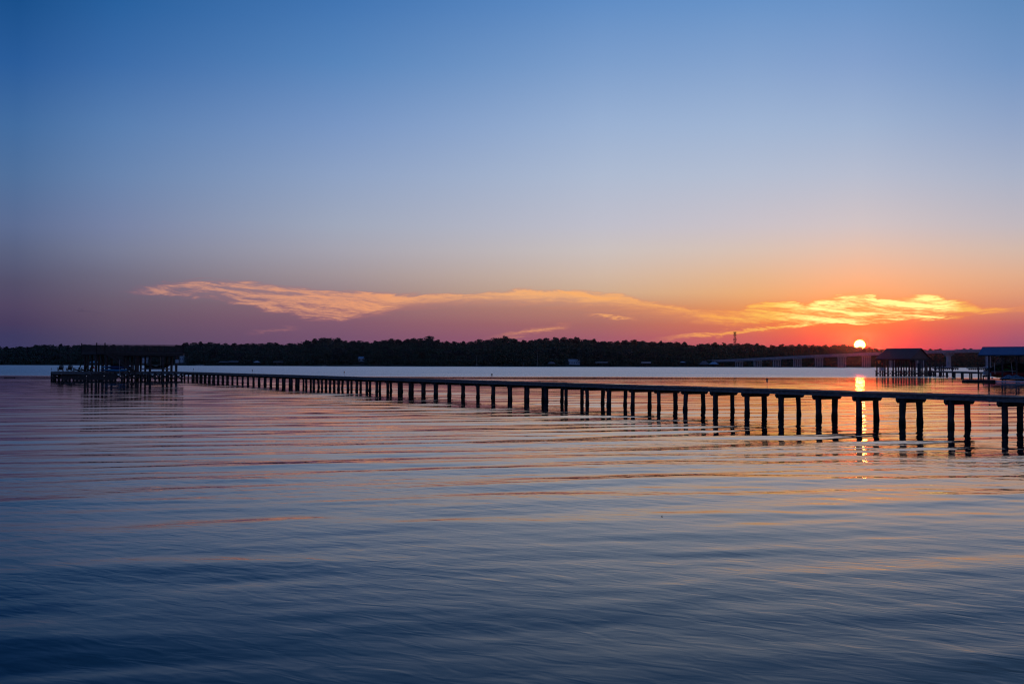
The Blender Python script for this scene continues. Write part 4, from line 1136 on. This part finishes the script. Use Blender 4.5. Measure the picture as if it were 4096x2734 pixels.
def skiboat():
    Y = BX + 4.0; x0 = at(3934, Y); L = 7.4; o = thing('ski_boat', (x0 + L / 2, Y, .6), 'red ski boat under a black cover with green print on the boathouse lift', 'boat')
    n = 14; rows = []
    for i in range(n):
        t = i / (n - 1); w = 1.15 * min(1, (.06 + t * 1.75)) ** .7; keel = .42 * max(0, 1 - t * 2.3) ** 1.6; sh = 1.42 + .30 * (1 - t) ** 2
        xx = x0 + .35 + L * t + (.0 if i else 0)
        rows.append([(xx - (.25 if i == 0 else 0), Y - w, sh), (xx, Y - w * .96, 1.02 + keel * .5), (xx + .05, Y - w * .62, .70 + keel), (xx + .1, Y, .52 + keel), (xx + .05, Y + w * .62, .70 + keel), (xx, Y + w * .96, 1.02 + keel * .5), (xx - (.25 if i == 0 else 0), Y + w, sh)])
    vs = [p for r in rows for p in r]; b = MB(); b.add(vs, [(i * 7 + j, (i + 1) * 7 + j, (i + 1) * 7 + j + 1, i * 7 + j + 1) for i in range(n - 1) for j in range(6)] + [tuple((n - 1) * 7 + j for j in range(7)), tuple(range(7))[::-1]])
    hull = b.build('hull', M['red'], o, smooth=False)
    # cover
    prof = [(-.02, 1.72), (.05, 1.95), (.12, 2.15), (.22, 2.42), (.35, 2.62), (.50, 2.86), (.60, 2.95), (.72, 2.80), (.85, 2.55), (1.0, 2.2)]
    b = MB(); pts = []; m = 11
    for t, zt in prof:
        w = 1.18 * min(1, (.08 + max(0, t) * 1.75)) ** .7; sh = 1.30 + .32 * (1 - max(0, t)) ** 2
        for j in range(m):
            s = -1 + 2 * j / (m - 1); pts.append((x0 + .2 + L * t, Y + w * s, sh + (zt - sh) * (1 - abs(s) ** 2.6)))
    b.add(pts, [(i * m + j, (i + 1) * m + j, (i + 1) * m + j + 1, i * m + j + 1) for i in range(len(prof) - 1) for j in range(m - 1)])
    cv = b.build('cover', M['black'], o, smooth=True)
    # green print: loose strokes lying on the near side of the cover
    g = MB(); rr = random.Random(8)
    for (px, py, lx, ly) in ((3975, 1473, 5, -3), (3985, 1470.5, 8, -2), (3990, 1475, 9, -2), (3996, 1469, 7, -1.5), (3988, 1481, 10, -1), (4018, 1473, 16, 7), (4026, 1474, 16, 7), (4034, 1478, 16, 6), (4012, 1477, 10, 4),
                             (4031, 1464, 7, -1.5), (4038, 1466, 8, 2), (4046, 1468, 7, -2), (4054, 1469, 5, 6), (4022, 1479, 12, 3)):
        yy = Y - 1.17
        g.beam(tuple(W3(px, yy, zat(px, py, yy))), tuple(W3(px + lx, yy - .02, zat(px, py + ly, yy))), .03, .07)
    g.build('printed_pattern', M['green'], cv)
    # tower and rack tubes
    b = MB(); Yt = Y - 1.0
    for (a, c) in (((3985, 1453), (4000, 1440)), ((3995, 1452), (4007, 1439))):
        b.tube([tuple(W3(a[0], Yt, zat(a[0], a[1], Yt))), tuple(W3(c[0], Yt, zat(c[0], c[1], Yt)))], .055, 7)
    for (a, c) in (((3994, 1427), (3996, 1437)), ((3996, 1437), (4002, 1441)), ((3998, 1427), (4001, 1438)), ((4007, 1439), (4020, 1430)), ((4032, 1444), (4044, 1432)), ((4044, 1444), (4056, 1430))):
        b.tube([tuple(W3(a[0], Yt, zat(a[0], a[1], Yt))), tuple(W3(c[0], Yt, zat(c[0], c[1], Yt)))], .025, 6)
    b.build('tower', M['steel'], o)
    MB().box(tuple(W3(3992, Yt, zat(3992, 1424, Yt))), (.40, .5, .07)).build('tower_light', M['white'], o)
    # hull graphics
    b = MB(); yy = Y - 1.17
    for dxp in (0, 4): b.beam(tuple(W3(3981 + dxp, yy, zat(3981, 1504, yy))), tuple(W3(3986 + dxp, yy, zat(3986, 1511, yy))), .02, .05)
    b.build('yellow_stripes', M['yellow'], hull)
    cu = bpy.data.curves.new('name_lettering', 'FONT'); cu.body = 'SUPER'; cu.size = .30; cu.extrude = .008; cu.space_character = 1.05
    tx = bpy.data.objects.new('tmp', cu); SC.collection.objects.link(tx)
    bpy.context.view_layer.update(); dg = bpy.context.evaluated_depsgraph_get(); me = bpy.data.meshes.new_from_object(tx.evaluated_get(dg)); bpy.data.objects.remove(tx)
    me.materials.clear(); me.materials.append(M['yellow'])
    lt = bpy.data.objects.new('name_lettering', me); SC.collection.objects.link(lt); lt.parent = hull
    q = W3(3991, yy - .03, zat(3991, 1508.5, yy)); lt.location = q - wloc(o); lt.rotation_euler = (R(90), 0, 0)
    # fenders
    for px in (3957, 3968):
        z = zat(px, 1510.5, BX); f_ = MB(); f_.tube([tuple(W3(px - 3.5, BX - .1, z)), tuple(W3(px - 2.6, BX - .1, z)), tuple(W3(px + 2.6, BX - .1, z)), tuple(W3(px + 3.5, BX - .1, z))], [.03, .09, .09, .03], 9)
        q = W3(px, BX - .1, z); ob = f_.build('fender', M['blue'], loc=tuple(q), smooth=True)
        tag(ob, 'blue fender tied left of the boathouse post' if px < 3960 else 'blue fender tied right of the boathouse post', 'fender', 'blue fenders at the boathouse post')
skiboat()

# ------------------------------------------------------------------ things afloat
def buoy():
    Y = 520.0; q = W3(375, Y); o = thing('channel_buoy', tuple(q), 'small red buoy on the water seen between the platform posts', 'buoy')
    MB().tube([(q.x, Y, -.2), (q.x, Y, .25)], [.55, .55], 12).build('float', M['redb'], o)
    MB().tube([(q.x, Y, .25), (q.x, Y, .9), (q.x, Y, 1.15)], [.38, .26, .06], 12).build('cone', M['redb'], o)
buoy()
def log():
    Y = 164.0; a, b_ = W3(18, Y, .03), W3(60, Y, .05); o = thing('floating_pole', tuple(a.lerp(b_, .5)), 'thin dark pole floating on the water at the far left', 'floating pole')
    MB().tube([tuple(a), tuple(b_)], .045, 8).build('pole', M['dark'], o)
    MB().tube([tuple(b_ + Vector((-.06, 0, -.05))), tuple(b_ + Vector((0, 0, .04))), tuple(b_ + Vector((.06, 0, .11)))], [.07, .10, .05], 8).build('float_end', M['dark'], o)
log()
def leaf():
    d = ray(2648, 2065); s = -CAM_H / d.z; q = CO + d * s
    b = MB(); b.add([(q.x - .018, q.y - .01, .004), (q.x, q.y - .018, .012), (q.x + .02, q.y, .006), (q.x + .004, q.y + .02, .014), (q.x - .016, q.y + .012, .004), (q.x, q.y, .020)], [(0, 1, 5), (1, 2, 5), (2, 3, 5), (3, 4, 5), (4, 0, 5), (4, 3, 2, 1, 0)])
    o = b.build('floating_leaf', M['dark'], loc=(q.x, q.y, 0)); tag(o, 'tiny dark leaf floating alone on the open water in front', 'leaf')
leaf()

# ------------------------------------------------------------------ evening air
def haze():
    b = MB().box((0, 1130, 38), (5400, 2960, 88)); m = bpy.data.materials.new('evening_haze'); m.use_nodes = True; N = NT(m.node_tree)
    v = N.node('ShaderNodeVolumePrincipled'); v.inputs['Density'].default_value = HAZE; v.inputs['Anisotropy'].default_value = .975; v.inputs['Color'].default_value = (.55, .70, 1.0, 1)
    o = N.node('ShaderNodeOutputMaterial'); N.l.new(v.outputs[0], o.inputs['Volume'])
    h = b.build('haze', m); h['kind'] = 'stuff'; h['label'] = 'thin evening haze over the lake'
haze()
